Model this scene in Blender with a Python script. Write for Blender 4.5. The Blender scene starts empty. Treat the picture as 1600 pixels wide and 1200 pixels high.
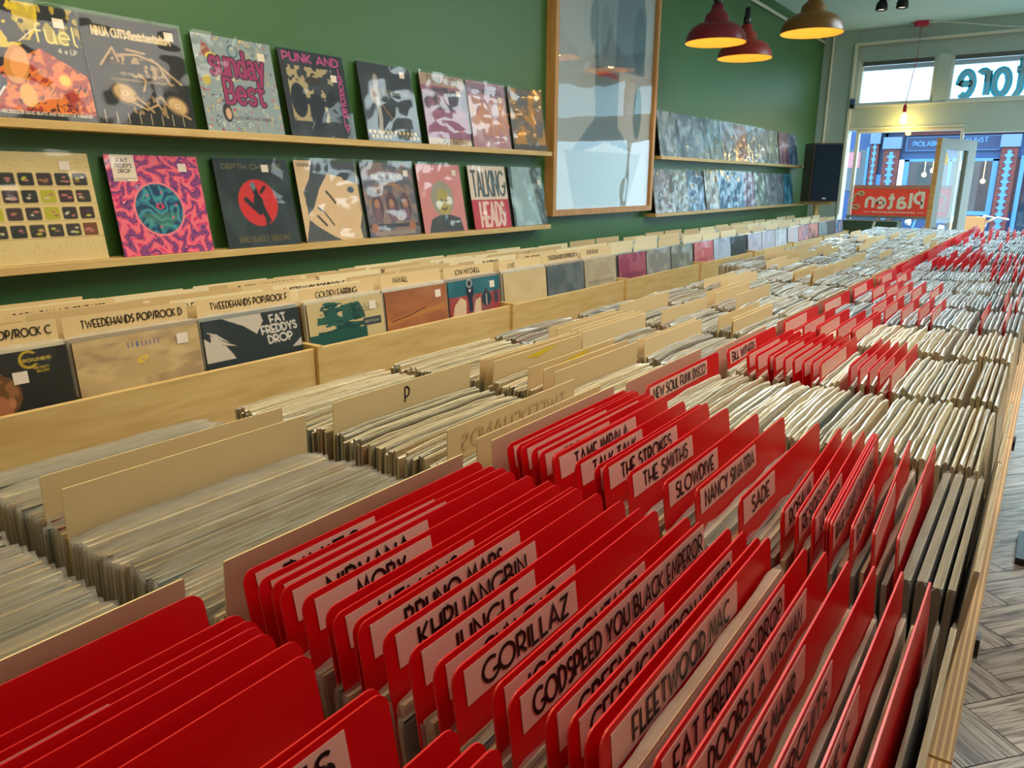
import bpy, math, random
import numpy as np
from mathutils import Vector, Matrix
random.seed(7)
rng = np.random.default_rng(7)
S = bpy.context.scene
COL = S.collection

# ------------------------------------------------------------------ camera
F_PX, YAW, PITCH, ROLL, CX, CZ = 1179.12, 0.6118, 0.2626, 0.0050, 2.4215, 1.4574
fwd = Vector((-math.sin(YAW) * math.cos(PITCH), math.cos(YAW) * math.cos(PITCH), -math.sin(PITCH)))
rgt = Vector((math.cos(YAW), math.sin(YAW), 0)); upv = rgt.cross(fwd)
r2 = rgt * math.cos(ROLL) + upv * math.sin(ROLL); u2 = -rgt * math.sin(ROLL) + upv * math.cos(ROLL)
cam_d = bpy.data.cameras.new('camera'); cam = bpy.data.objects.new('camera', cam_d); COL.objects.link(cam)
M = Matrix((r2, u2, -fwd)).transposed().to_4x4(); M.translation = Vector((CX, 0, CZ)); cam.matrix_world = M
cam_d.sensor_width = 36; cam_d.lens = F_PX / 1600 * 36; cam_d.clip_start = 0.02; cam_d.clip_end = 200
cam_d.dof.use_dof = True; cam_d.dof.focus_distance = 1.05; cam_d.dof.aperture_fstop = 32
S.camera = cam
S.view_settings.view_transform = 'Standard'; S.view_settings.look = 'None'; S.view_settings.gamma = 1
S.view_settings.use_curve_mapping = False
S.view_settings.exposure = 0.22

# ------------------------------------------------------------------ world, sun, room lights
W = bpy.data.worlds.new('sky'); S.world = W; W.use_nodes = True
nt = W.node_tree; nt.nodes.clear()
wo = nt.nodes.new('ShaderNodeOutputWorld'); bg = nt.nodes.new('ShaderNodeBackground')
bg.inputs[0].default_value = (0.56, 0.83, 1.0, 1); bg.inputs[1].default_value = 5.0
nt.links.new(bg.outputs[0], wo.inputs[0])

def lamp(name, kind, loc, power, color, rot=(0, 0, 0), size=None, size_y=None, spot=None, radius=None):
    d = bpy.data.lights.new(name, kind); d.energy = power; d.color = color
    if kind == 'AREA':
        d.shape = 'RECTANGLE'; d.size = size; d.size_y = size_y or size
    if kind == 'SPOT':
        d.spot_size = spot; d.spot_blend = .8
    if radius is not None and kind != 'AREA' and kind != 'SUN': d.shadow_soft_size = radius
    o = bpy.data.objects.new(name, d); COL.objects.link(o); o.location = loc; o.rotation_euler = rot
    return o
sun = lamp('sun', 'SUN', (0, 20, 20), 3.5, (1, .95, .85), (math.radians(-38), math.radians(25), 0)); sun.data.angle = .02
pt = lamp('window_portal', 'AREA', (2.3, 9.75, 1.75), 1, (1, 1, 1), (math.radians(-90), 0, 0), 4.0, 2.6); pt.data.cycles.is_portal = True
lamp('ceiling_lamp_warm_front', 'AREA', (0.95, 0.9, 3.0), 24, (1, .75, .38), (0, 0, 0), 1.6, 1.0)
lamp('ceiling_lamp_warm_back', 'AREA', (1.2, -1.8, 2.6), 6, (1, .64, .26), (math.radians(30), 0, 0), 1.6, 1.0)
lamp('added_fill_middle', 'AREA', (2.4, 2.3, 3.0), 62, (1, .93, .82), (0, 0, 0), 1.6, 1.6)  # added neutral area fill under the ceiling, lifts the general level
lamp('added_fill_far', 'AREA', (2.9, 6.0, 3.0), 84, (.80, .96, 1.0), (0, 0, 0), 2.0, 1.6)  # added cool fill, brightens the far green wall as daylight would

# ------------------------------------------------------------------ helpers
def lin(h):
    if isinstance(h, str):
        c = [int(h[i:i + 2], 16) / 255 for i in (0, 2, 4)]
    else: c = [v / 255 for v in h]
    return tuple(v / 12.92 if v <= .04045 else ((v + .055) / 1.055) ** 2.4 for v in c)

MATS = {}
def mat(name, color=(.8, .8, .8), rough=.5, metal=0, spec=.5, coat=0, emis=None, estr=0, bump=None, sheen=0):
    if name in MATS: return MATS[name]
    m = bpy.data.materials.new(name); m.use_nodes = True; n = m.node_tree; b = n.nodes['Principled BSDF']
    b.inputs['Base Color'].default_value = (*color, 1); b.inputs['Roughness'].default_value = rough
    b.inputs['Metallic'].default_value = metal; b.inputs['Specular IOR Level'].default_value = spec
    b.inputs['Coat Weight'].default_value = coat
    if emis: b.inputs['Emission Color'].default_value = (*emis, 1); b.inputs['Emission Strength'].default_value = estr
    # every material carries a little procedural variation
    tc = n.nodes.new('ShaderNodeTexCoord'); nz = n.nodes.new('ShaderNodeTexNoise')
    sc, st = bump or (40, .02)
    nz.inputs['Scale'].default_value = sc; nz.inputs['Detail'].default_value = 3
    bp = n.nodes.new('ShaderNodeBump'); bp.inputs['Strength'].default_value = 1; bp.inputs['Distance'].default_value = st
    n.links.new(tc.outputs['Object'], nz.inputs['Vector']); n.links.new(nz.outputs['Fac'], bp.inputs['Height'])
    if bump: n.links.new(bp.outputs['Normal'], b.inputs['Normal'])
    else:
        mr = n.nodes.new('ShaderNodeMapRange'); mr.inputs['To Min'].default_value = max(0, rough - .05); mr.inputs['To Max'].default_value = min(1, rough + .05)
        n.links.new(nz.outputs['Fac'], mr.inputs['Value']); n.links.new(mr.outputs[0], b.inputs['Roughness'])
    MATS[name] = m; return m

def nodes_of(m): return m.node_tree.nodes, m.node_tree.links, m.node_tree.nodes['Principled BSDF']

def wood(name, c1, c2, scale=(1, 12, 12), rough=.45):
    m = mat(name, c1, rough); n, l, b = nodes_of(m)
    tc = n.new('ShaderNodeTexCoord'); mp = n.new('ShaderNodeMapping'); mp.inputs['Scale'].default_value = scale
    nz = n.new('ShaderNodeTexNoise'); nz.inputs['Scale'].default_value = 4; nz.inputs['Detail'].default_value = 6; nz.inputs['Distortion'].default_value = .6
    r = n.new('ShaderNodeValToRGB'); r.color_ramp.elements[0].color = (*c1, 1); r.color_ramp.elements[1].color = (*c2, 1)
    r.color_ramp.elements[0].position = .3; r.color_ramp.elements[1].position = .7
    l.new(tc.outputs['Object'], mp.inputs['Vector']); l.new(mp.outputs[0], nz.inputs['Vector']); l.new(nz.outputs['Fac'], r.inputs[0]); l.new(r.outputs[0], b.inputs['Base Color'])
    return m

ply = wood('birch_plywood', lin('c9a765'), lin('dcc083'), (9, 1.2, 9))
plydark = wood('pine_wood', lin('c08a4a'), lin('d9a868'), (8, 1, 8))
frame_wood = wood('poster_frame_oak', lin('b98546'), lin('cf9d5c'), (10, 10, 1))
# plywood cut edge, plies as fine stripes running along the board
plyedge = mat('plywood_cut_edge', lin('d0a468'), .6); n, l, b = nodes_of(plyedge)
tc = n.new('ShaderNodeTexCoord'); sx = n.new('ShaderNodeSeparateXYZ'); mm = n.new('ShaderNodeMath'); mm.operation = 'MULTIPLY'; mm.inputs[1].default_value = 1100
sn = n.new('ShaderNodeMath'); sn.operation = 'SINE'; r = n.new('ShaderNodeValToRGB')
r.color_ramp.elements[0].color = (*lin('a87c44'), 1); r.color_ramp.elements[0].position = .15; r.color_ramp.elements[1].color = (*lin('d9b070'), 1); r.color_ramp.elements[1].position = .5
l.new(tc.outputs['Object'], sx.inputs[0]); l.new(sx.outputs[0], mm.inputs[0]); l.new(mm.outputs[0], sn.inputs[0]); l.new(sn.outputs[0], r.inputs[0]); l.new(r.outputs[0], b.inputs['Base Color'])

green = mat('green_wall_paint', lin((64, 110, 58)), .45, spec=.5, bump=(25, .0006))
ceil_m = mat('ceiling_paint', lin((200, 234, 238)), .8)
wall_m = mat('cream_wall_paint', lin((205, 200, 185)), .8)
front_m = mat('shopfront_paint', lin((184, 202, 198)), .5)
white_m = mat('white_gloss_paint', lin((222, 226, 216)), .35)
red_card = mat('red_plastic_card', lin((214, 4, 12)), .38, spec=.3)
red_edge = mat('red_plastic_card_edge', lin((225, 40, 44)), .3, spec=.6)
cream_card = mat('cream_plastic_card', lin((226, 200, 150)), .45)
cream_edge_lit = mat('cream_card_edge_highlight', lin((246, 226, 170)), .4)  # lighter than the face: edge highlight put into the colour
pinkish_card = mat('pinkish_plastic_card', lin((214, 168, 140)), .45)
label_m = mat('paper_label', lin((234, 180, 164)), .35, spec=.5)
ink = mat('black_ink', lin((14, 12, 14)), .4)
ghost = mat('show_through_ink', lin((208, 176, 134)), .5)
sticker_m = mat('price_sticker_paper', lin((235, 222, 205)), .6)
black_plastic = mat('black_plastic', lin((18, 18, 20)), .35)
brass = mat('chrome_metal', lin((200, 200, 200)), .2, metal=1)
rope = mat('red_cable', lin((190, 30, 50)), .5)

def film_mat(name, milk, gloss, tint, rough=.09, bump=(30, .004), stretch=(1, 1, 1)):
    m = bpy.data.materials.new(name); m.use_nodes = True; n = m.node_tree.nodes; l = m.node_tree.links; n.clear()
    out = n.new('ShaderNodeOutputMaterial'); tr = n.new('ShaderNodeBsdfTransparent'); tr.inputs[0].default_value = (*tint, 1)
    gl = n.new('ShaderNodeBsdfGlossy'); gl.inputs['Roughness'].default_value = rough; df = n.new('ShaderNodeBsdfDiffuse'); df.inputs[0].default_value = (*tint, 1)
    fr = n.new('ShaderNodeFresnel'); fr.inputs[0].default_value = 1.45
    ad = n.new('ShaderNodeMath'); ad.operation = 'MULTIPLY_ADD'; ad.inputs[1].default_value = gloss; ad.inputs[2].default_value = .02; ad.use_clamp = True
    m1 = n.new('ShaderNodeMixShader'); m1.inputs[0].default_value = milk; m2 = n.new('ShaderNodeMixShader')
    tc = n.new('ShaderNodeTexCoord'); nz = n.new('ShaderNodeTexNoise'); nz.inputs['Scale'].default_value = bump[0]; nz.inputs['Detail'].default_value = 2; nz.inputs['Distortion'].default_value = .8
    bp = n.new('ShaderNodeBump'); bp.inputs['Distance'].default_value = bump[1]
    mp = n.new('ShaderNodeMapping'); mp.inputs['Scale'].default_value = stretch; l.new(tc.outputs['Object'], mp.inputs[0]); l.new(mp.outputs[0], nz.inputs['Vector']); l.new(nz.outputs['Fac'], bp.inputs['Height'])
    for t in (gl, fr): l.new(bp.outputs[0], t.inputs['Normal'])
    l.new(tr.outputs[0], m1.inputs[1]); l.new(df.outputs[0], m1.inputs[2]); l.new(fr.outputs[0], ad.inputs[0]); ge = n.new('ShaderNodeNewGeometry'); iv = n.new('ShaderNodeMath'); iv.operation = 'SUBTRACT'; iv.inputs[0].default_value = 1; ml = n.new('ShaderNodeMath'); ml.operation = 'MULTIPLY'; l.new(ge.outputs['Backfacing'], iv.inputs[1]); l.new(iv.outputs[0], ml.inputs[0]); l.new(ad.outputs[0], ml.inputs[1]); l.new(ml.outputs[0], m2.inputs[0])
    l.new(m1.outputs[0], m2.inputs[1]); l.new(gl.outputs[0], m2.inputs[2]); l.new(m2.outputs[0], out.inputs[0])
    MATS[name] = m; return m
film = film_mat('clear_plastic_film', .015, .6, (.98, .99, 1), .10, (5, .006))
milky = film_mat('milky_plastic_sleeve', .22, 1.1, (.95, .93, .87), .16, (12, .002), (1, .25, 1))
glass = film_mat('window_glass', .0, .8, (.95, .98, .98), .0, (1, .00001))
plexi = film_mat('wavy_poster_glazing', .0, 1.2, (.97, .98, .98), .015, (1.1, .007))
film_near = film_mat('clear_plastic_film_flat', .0, .14, (.98, .99, 1), .07, (5, .005))
frosted = film_mat('frosted_transom_glass', .35, .3, (.9, .98, 1), .3, (2, .0001))

def translucent_mat(name, c, k=.7):
    m = bpy.data.materials.new(name); m.use_nodes = True; n = m.node_tree.nodes; l = m.node_tree.links; n.clear()
    out = n.new('ShaderNodeOutputMaterial'); a = n.new('ShaderNodeBsdfDiffuse'); b = n.new('ShaderNodeBsdfTranslucent'); x = n.new('ShaderNodeMixShader'); x.inputs[0].default_value = k
    nz = n.new('ShaderNodeTexNoise'); nz.inputs['Scale'].default_value = 8; r = n.new('ShaderNodeValToRGB'); r.color_ramp.elements[0].color = (*[v * .92 for v in c], 1); r.color_ramp.elements[1].color = (*c, 1)
    l.new(nz.outputs['Fac'], r.inputs[0])
    for s_ in (a, b): l.new(r.outputs[0], s_.inputs[0])
    l.new(a.outputs[0], x.inputs[1]); l.new(b.outputs[0], x.inputs[2]); l.new(x.outputs[0], out.inputs[0]); return m
def objcolor_mat(name, rough, coat, bump, paper=False):
    m = mat(name, (.8, .8, .8), rough, coat=coat, bump=bump); n, l, b = nodes_of(m)
    oi = n.new('ShaderNodeObjectInfo'); mx = n.new('ShaderNodeMix'); mx.data_type = 'RGBA'; mx.inputs[0].default_value = .35 if paper else 0
    mx.inputs[7].default_value = (*lin('ccbd98'), 1); l.new(oi.outputs['Color'], mx.inputs[6]); l.new(mx.outputs[2], b.inputs['Base Color']); return m
jacket_m = objcolor_mat('jacket_print', .4, .2, (60, .0004))
paper_m = objcolor_mat('jacket_paper_edge', .6, 0, (200, .0006), True)

def attr_mat(name, rough, coat, bump, spec=.5):
    m = mat(name, (.8, .8, .8), rough, coat=coat, bump=bump, spec=spec); n, l, b = nodes_of(m)
    at = n.new('ShaderNodeAttribute'); at.attribute_name = 'Col'; l.new(at.outputs['Color'], b.inputs['Base Color']); return m
print_m = attr_mat('printed_cover', .5, 0, (30, .0002), .25)
packed_m = attr_mat('packed_sleeve_tops', .33, .35, (90, .0018), .6)

class MB:
    def __init__(s): s.v = []; s.f = []; s.m = []
    def box(s, a, b, m=0):
        x0, y0, z0 = a; x1, y1, z1 = b; i = len(s.v)
        s.v += [(x0, y0, z0), (x1, y0, z0), (x1, y1, z0), (x0, y1, z0), (x0, y0, z1), (x1, y0, z1), (x1, y1, z1), (x0, y1, z1)]
        s.f += [tuple(i + k for k in q) for q in ((0, 3, 2, 1), (4, 5, 6, 7), (0, 1, 5, 4), (1, 2, 6, 5), (2, 3, 7, 6), (3, 0, 4, 7))]
        s.m += [m] * 6 if not isinstance(m, (list, tuple)) else list(m); return s
    def quad(s, pts, m=0):
        i = len(s.v); s.v += [tuple(p) for p in pts]; s.f.append(tuple(range(i, i + len(pts)))); s.m.append(m); return s
    def prism(s, pts, d, m=0, ms=None):
        # pts: closed outline (list of 3-tuples), extruded by vector d
        i = len(s.v); k = len(pts); s.v += [tuple(p) for p in pts] + [tuple(np.add(p, d)) for p in pts]
        s.f.append(tuple(range(i + k - 1, i - 1, -1))); s.f.append(tuple(range(i + k, i + 2 * k))); s.m += [m, m]
        for a in range(k):
            b = (a + 1) % k; s.f.append((i + a, i + b, i + k + b, i + k + a)); s.m.append(m if ms is None else ms)
        return s
    def tube(s, pts, r, n=8, m=0, close=False):
        pts = [Vector(p) for p in pts]; rings = []
        if close: pts.append(pts[0])
        ref = Vector((0, 0, 1))
        for k, p in enumerate(pts):
            a = pts[max(k - 1, 0)] if not (close and k == 0) else pts[-2]; b = pts[min(k + 1, len(pts) - 1)] if not (close and k == len(pts) - 1) else pts[1]
            t = (b - a).normalized(); q = t.cross(ref)
            if q.length < .05: q = t.cross(Vector((1, 0, 0)))
            q.normalize(); w = t.cross(q); rr = r[k] if isinstance(r, (list, tuple)) else r; base = len(s.v)
            for j in range(n):
                an = 2 * math.pi * j / n; s.v.append(tuple(p + q * (math.cos(an) * rr) + w * (math.sin(an) * rr)))
            rings.append(base)
        for a, b in zip(rings, rings[1:]):
            for j in range(n):
                s.f.append((a + j, a + (j + 1) % n, b + (j + 1) % n, b + j)); s.m.append(m)
        if not close:
            s.f.append(tuple(rings[0] + j for j in range(n))[::-1]); s.f.append(tuple(rings[-1] + j for j in range(n))); s.m += [m, m]
        return s
    def lathe(s, prof, c=(0, 0, 0), n=32, m=0, cap=False):
        rings = []
        for r, z in prof:
            base = len(s.v); rings.append(base)
            for j in range(n):
                an = 2 * math.pi * j / n; s.v.append((c[0] + r * math.cos(an), c[1] + r * math.sin(an), c[2] + z))
        for a, b in zip(rings, rings[1:]):
            for j in range(n):
                s.f.append((a + j, a + (j + 1) % n, b + (j + 1) % n, b + j)); s.m.append(m)
        if cap:
            s.f.append(tuple(rings[0] + j for j in range(n))[::-1]); s.f.append(tuple(rings[-1] + j for j in range(n))); s.m += [m, m]
        return s
    def mesh(s, name, mats, smooth=False):
        me = bpy.data.meshes.new(name); me.from_pydata(s.v, [], s.f)
        for q in (mats if isinstance(mats, (list, tuple)) else [mats]): me.materials.append(q)
        me.polygons.foreach_set('material_index', s.m)
        if smooth: me.polygons.foreach_set('use_smooth', [True] * len(s.f))
        me.update(); return me
    def build(s, name, mats, parent=None, smooth=False, bevel=0, loc=None):
        return link(name, s.mesh(name, mats, smooth), parent, bevel, loc)
def link(name, me, parent=None, bevel=0, loc=None):
    o = bpy.data.objects.new(name, me); COL.objects.link(o)
    if parent is not None: o.parent = parent
    if loc is not None: o.location = loc
    if bevel:
        b = o.modifiers.new('bevel', 'BEVEL'); b.width = bevel; b.segments = 2; b.limit_method = 'ANGLE'
    return o
def empty(name, loc=(0, 0, 0), rz=0, parent=None):
    o = bpy.data.objects.new(name, None); COL.objects.link(o); o.location = loc; o.rotation_euler = (0, 0, rz); o.empty_display_size = .1
    if parent: o.parent = parent
    return o
def tag(o, label, cat, group=None, kind=None):
    o['label'] = label; o['category'] = cat
    if group: o['group'] = group
    if kind: o['kind'] = kind
    return o
def struct(o, label=None):
    o['kind'] = 'structure'
    if label: o['label'] = label
    return o

# ------------------------------------------------------------------ lettering: a small stroke alphabet with low waists
def G(w, *st): return (w, st)
def arc(cx, cy, rx, ry, a0, a1, n=12):
    return [(cx + rx * math.cos(math.radians(a0 + (a1 - a0) * i / n)), cy + ry * math.sin(math.radians(a0 + (a1 - a0) * i / n))) for i in range(n + 1)]
GL = {
 'A': G(.58, [(0, 0), (.29, 1), (.58, 0)], [(.1, .3), (.48, .3)]),
 'B': G(.46, [(0, 0), (0, 1), (.2, 1)] + arc(.2, .74, .2, .26, 90, -90, 8) + [(0, .48)], [(.2, .48)] + arc(.22, .24, .24, .24, 90, -90, 8) + [(0, 0)]),
 'C': G(.6, arc(.4, .5, .4, .5, 50, 310, 18)),
 'D': G(.5, [(0, 0), (0, 1), (.1, 1)] + arc(.1, .5, .4, .5, 90, -90, 14) + [(0, 0)]),
 'E': G(.38, [(.38, 1), (0, 1), (0, 0), (.38, 0)], [(0, .36), (.32, .36)]),
 'F': G(.38, [(.38, 1), (0, 1), (0, 0)], [(0, .36), (.32, .36)]),
 'G': G(.68, arc(.42, .5, .42, .5, 50, 360, 20) + [(.84, .38), (.5, .38)]),
 'H': G(.46, [(0, 0), (0, 1)], [(.46, 0), (.46, 1)], [(0, .34), (.46, .34)]),
 'I': G(.04, [(.02, 0), (.02, 1)]),
 'J': G(.3, [(.28, 1), (.28, .2)] + arc(.12, .18, .16, .18, 0, -120, 8)),
 'K': G(.46, [(0, 0), (0, 1)], [(.44, 1), (0, .34)], [(.1, .46), (.46, 0)]),
 'L': G(.36, [(0, 1), (0, 0), (.36, 0)]),
 'M': G(.66, [(0, 0), (.1, 1), (.33, .3), (.56, 1), (.66, 0)]),
 'N': G(.5, [(0, 0), (0, 1), (.5, 0), (.5, 1)]),
 'O': G(.82, arc(.41, .5, .41, .5, 90, 450, 24)),
 'P': G(.42, [(0, 0), (0, 1), (.18, 1)] + arc(.18, .68, .24, .32, 90, -90, 10) + [(0, .36)]),
 'Q': G(.82, arc(.41, .5, .41, .5, 90, 450, 24), [(.5, .25), (.85, -.05)]),
 'R': G(.44, [(0, 0), (0, 1), (.18, 1)] + arc(.18, .68, .24, .32, 90, -90, 10) + [(0, .36)], [(.14, .36), (.44, 0)]),
 'S': G(.36, arc(.19, .77, .17, .23, 30, 270, 12) + arc(.18, .27, .18, .27, 90, -150, 12)),
 'T': G(.46, [(0, 1), (.46, 1)], [(.23, 1), (.23, 0)]),
 'U': G(.48, [(0, 1), (0, .26)] + arc(.24, .26, .24, .26, 180, 360, 10) + [(.48, 1)]),
 'V': G(.5, [(0, 1), (.25, 0), (.5, 1)]),
 'W': G(.8, [(0, 1), (.2, 0), (.4, .8), (.6, 0), (.8, 1)]),
 'X': G(.48, [(0, 0), (.48, 1)], [(0, 1), (.48, 0)]),
 'Y': G(.5, [(0, 1), (.25, .4), (.5, 1)], [(.25, .4), (.25, 0)]),
 'Z': G(.46, [(0, 1), (.46, 1), (0, 0), (.46, 0)]),
 '/': G(.3, [(0, -.1), (.3, 1.1)]), "'": G(.06, [(.05, 1), (.03, .78)]), '.': G(.08, [(.02, .0), (.06, .04)]), ':': G(.08, [(.02, .2), (.06, .24)], [(.02, .7), (.06, .74)]), '-': G(.3, [(0, .4), (.3, .4)]),
 '4': G(.44, [(.34, 0), (.34, 1), (0, .3), (.44, .3)]), '&': G(.5, [(.5, 0), (.1, .75)] + arc(.22, .82, .12, .16, 180, -60, 8) + [(.05, .3)] + arc(.2, .2, .18, .2, 160, 330, 8) + [(.48, .4)]),
 's': G(.36, arc(.2, .5, .17, .16, 30, 270, 10) + arc(.18, .17, .18, .17, 90, -150, 10)),
 't': G(.36, [(.16, .95), (.16, .12), (.24, 0), (.34, .04)], [(0, .64), (.34, .64)]),
 'o': G(.46, arc(.23, .33, .23, .33, 90, 450, 18)),
 'r': G(.32, [(.02, .66), (.02, 0)], [(.02, .36)] + arc(.18, .46, .16, .2, 160, 40, 8)),
 'e': G(.44, [(0.02, .34), (.44, .34)] + arc(.22, .33, .22, .33, 0, 310, 16)),
 'l': G(.14, [(.04, 1), (.04, .1), (.14, 0)]),
 'a': G(.42, arc(.2, .47, .17, .2, 140, 20, 8) + [(.38, .06), (.44, 0)], arc(.19, .2, .19, .2, 0, 360, 14)),
 'n': G(.42, [(.02, .66), (.02, 0)], [(.02, .4)] + arc(.21, .42, .19, .24, 160, 10, 8) + [(.4, 0)]),
 'u': G(.42, [(.02, .66), (.02, .2)] + arc(.2, .2, .18, .2, 180, 350, 8) + [(.4, .66)], [(.4, .3), (.42, 0)]),
 'd': G(.44, arc(.2, .3, .2, .3, 0, 360, 14), [(.41, 1), (.41, 0)]),
 'y': G(.42, [(.02, .66), (.21, .1)], [(.4, .66), (.12, -.3)]),
 'f': G(.3, [(.12, 0), (.12, .8)] + arc(.25, .8, .13, .18, 180, 60, 6), [(0, .6), (.28, .6)]),
 'x': G(.36, [(0, 0), (.36, .66)], [(0, .66), (.36, 0)]),
 'i': G(.06, [(.03, 0), (.03, .6)], [(.03, .78), (.03, .84)]),
}
def layout(text, gap=.17, space=.36):
    x = 0; out = []
    for ch in text:
        if ch == ' ': x += space; continue
        g = GL.get(ch) or GL.get(ch.upper())
        if g is None: x += space; continue
        for st in g[1]: out.append([(x + px, py) for px, py in st])
        x += g[0] + gap
    return out, x - gap
def text_strokes(mb, text, o, u, v, h, width=None, t=.13, m=0, mirror=False, lift=(0, 0, 0)):
    st, w = layout(text); su = h if width is None else width / w
    o = np.array(o, float) + np.array(lift, float); u = np.array(u, float); v = np.array(v, float)
    nrm = np.cross(u, v); nrm = nrm / (np.linalg.norm(nrm) + 1e-9)
    for si, line in enumerate(st):
        o = o + nrm * .00006
        P = np.array([((w - px if mirror else px) * su, py * h) for px, py in line]); k = len(P)
        if k < 2: continue
        hw = t * h / 2; L = []; Rr = []
        closed = np.allclose(P[0], P[-1])
        for i in range(k):
            a = P[i] - P[i - 1] if i > 0 else (P[-1] - P[-2] if closed else P[1] - P[0])
            b = P[i + 1] - P[i] if i < k - 1 else (P[1] - P[0] if closed else a)
            a = a / (np.linalg.norm(a) + 1e-9); b = b / (np.linalg.norm(b) + 1e-9); na = np.array([-a[1], a[0]]); nb = np.array([-b[1], b[0]])
            nn = na + nb; q = np.linalg.norm(nn)
            nn = na if q < .3 else nn / q; sc = hw / max(.45, float(nn @ na))
            L.append(P[i] + nn * sc); Rr.append(P[i] - nn * sc)
        i0 = len(mb.v)
        for A in L + Rr: mb.v.append(tuple(o + u * A[0] + v * A[1]))
        for i in range(k - 1): mb.f.append((i0 + k + i, i0 + k + i + 1, i0 + i + 1, i0 + i)); mb.m.append(m)
    return w * su

# ================================================================== THE ROOM
YF, ZC, XR, YB = 9.55, 3.08, 4.3, -2.6
struct(MB().box((-.15, YB, 0), (0, YF, ZC)).build('wall_left', green))
struct(MB().box((XR, YB, 0), (XR + .15, YF, ZC)).build('wall_right', wall_m))
struct(MB().box((-.15, YB - .15, 0), (XR + .15, YB, ZC)).build('wall_back', wall_m))
struct(MB().box((-.15, YB - .15, ZC), (XR + .15, YF + .3, ZC + .12)).build('ceiling', ceil_m))

# herringbone plank floor, one mesh
fm = mat('grey_oak_planks', lin('a39a8e'), .38); n, l, b = nodes_of(fm)
uvn = n.new('ShaderNodeUVMap'); mp = n.new('ShaderNodeMapping'); mp.inputs['Scale'].default_value = (2.0, 34, 1)
nz = n.new('ShaderNodeTexNoise'); nz.inputs['Scale'].default_value = 1.6; nz.inputs['Detail'].default_value = 7; nz.inputs['Distortion'].default_value = 1.6
r = n.new('ShaderNodeValToRGB'); r.color_ramp.elements[0].color = (*lin('6a5e55'), 1); r.color_ramp.elements[0].position = .38
r.color_ramp.elements[1].color = (*lin('beb4a9'), 1); r.color_ramp.elements[1].position = .56
at = n.new('ShaderNodeAttribute'); at.attribute_name = 'Col'; mx = n.new('ShaderNodeMix'); mx.data_type = 'RGBA'; mx.blend_type = 'MULTIPLY'; mx.inputs[0].default_value = 1
l.new(uvn.outputs[0], mp.inputs['Vector']); l.new(mp.outputs[0], nz.inputs['Vector']); l.new(nz.outputs['Fac'], r.inputs[0]); l.new(r.outputs[0], mx.inputs[6]); l.new(at.outputs['Color'], mx.inputs[7]); l.new(mx.outputs[2], b.inputs['Base Color'])
gm = mat('floor_joint', lin('2c2621'), .8)
fb = MB(); uvs = []; cols = []
fb.quad([(-.1, YB, -.003), (XR + .1, YB, -.003), (XR + .1, YF + .05, -.003), (-.1, YF + .05, -.003)], 1); uvs += [(0, 0)] * 4; cols += [(1, 1, 1, 1)] * 4
PL, PW, gp = 1.0, .20, .0015
ca = math.cos(math.radians(50)); sa = math.sin(math.radians(50))
def plank(x, y, w, h):
    x0, y0, x1, y1 = x + gp, y + gp, x + w - gp, y + h - gp
    P = [(ca * a - sa * c + 2.5, sa * a + ca * c + 3, 0) for a, c in ((x0, y0), (x1, y0), (x1, y1), (x0, y1))]
    cx = sum(p[0] for p in P) / 4; cy = sum(p[1] for p in P) / 4
    if not (.25 < cx < XR - .25 and YB + .25 < cy < YF - .25): 
        P = [(min(max(p[0], 0), XR), min(max(p[1], YB), YF), 0) for p in P]
        if not (-.3 < cx < XR + .3 and YB - .3 < cy < YF + .3): return
    fb.quad(P, 0); s = random.random() * 40; tt = random.random() * 40
    if w > h: uvs.extend([(s, tt), (s + w, tt), (s + w, tt + h), (s, tt + h)])
    else: uvs.extend([(s, tt), (s, tt + w), (s + h, tt + w), (s + h, tt)])
    g = .72 + .34 * random.random(); cols.extend([(g, g * .985, g * .97, 1)] * 4)
for k in range(-70, 70):
    for m_ in range(-10, 10):
        ox, oy = k * PW + m_ * PL, k * PW - m_ * PL
        if abs(ox) > 9.5 or abs(oy) > 9.5: continue
        plank(ox, oy, PL, PW); plank(ox + PL, oy + PW - PL, PW, PL)
me = fb.mesh('floor', [fm, gm]); ul = me.uv_layers.new(name='UVMap'); ul.data.foreach_set('uv', [c for i in range(len(uvs)) for c in uvs[i]])
ca_ = me.color_attributes.new('Col', 'FLOAT_COLOR', 'POINT'); ca_.data.foreach_set('color', [c for q in cols for c in q])
struct(link('floor', me))

# ---- shop front at YF
w = MB()
w.box((-.15, YF, 0), (.34, YF + .25, ZC))                       # corner pier
w.box((.34, YF + .02, 2.93), (XR, YF + .25, ZC)); w.box((.34, YF + .05, 2.75), (XR, YF + .22, 2.93))
w.box((.34, YF + .02, 2.03), (XR, YF + .2, 2.29))              # beam between windows and transoms
w.box((1.50, YF + .02, 1.975), (2.5, YF + .2, 2.03))
w.box((.34, YF + .02, 0), (1.50, YF + .2, .42)); w.box((2.5, YF + .02, 0), (3.9, YF + .2, .42)); w.box((3.9, YF, 0), (XR + .15, YF + .25, ZC))
struct(w.build('wall_front', front_m))
struct(MB().box((.34, YF - .035, 2.915), (XR, YF + .02, 2.94)).box((.33, YF - .03, 1.1), (.36, YF + .02, 2.92)).build('trim_1', white_m, bevel=.004))
struct(MB().box((.34, YF - .01, 2.27), (XR, YF + .02, 2.29)).box((.34, YF - .015, 2.035), (1.5, YF + .02, 2.055)).build('trim_2', white_m, bevel=.003))
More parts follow.
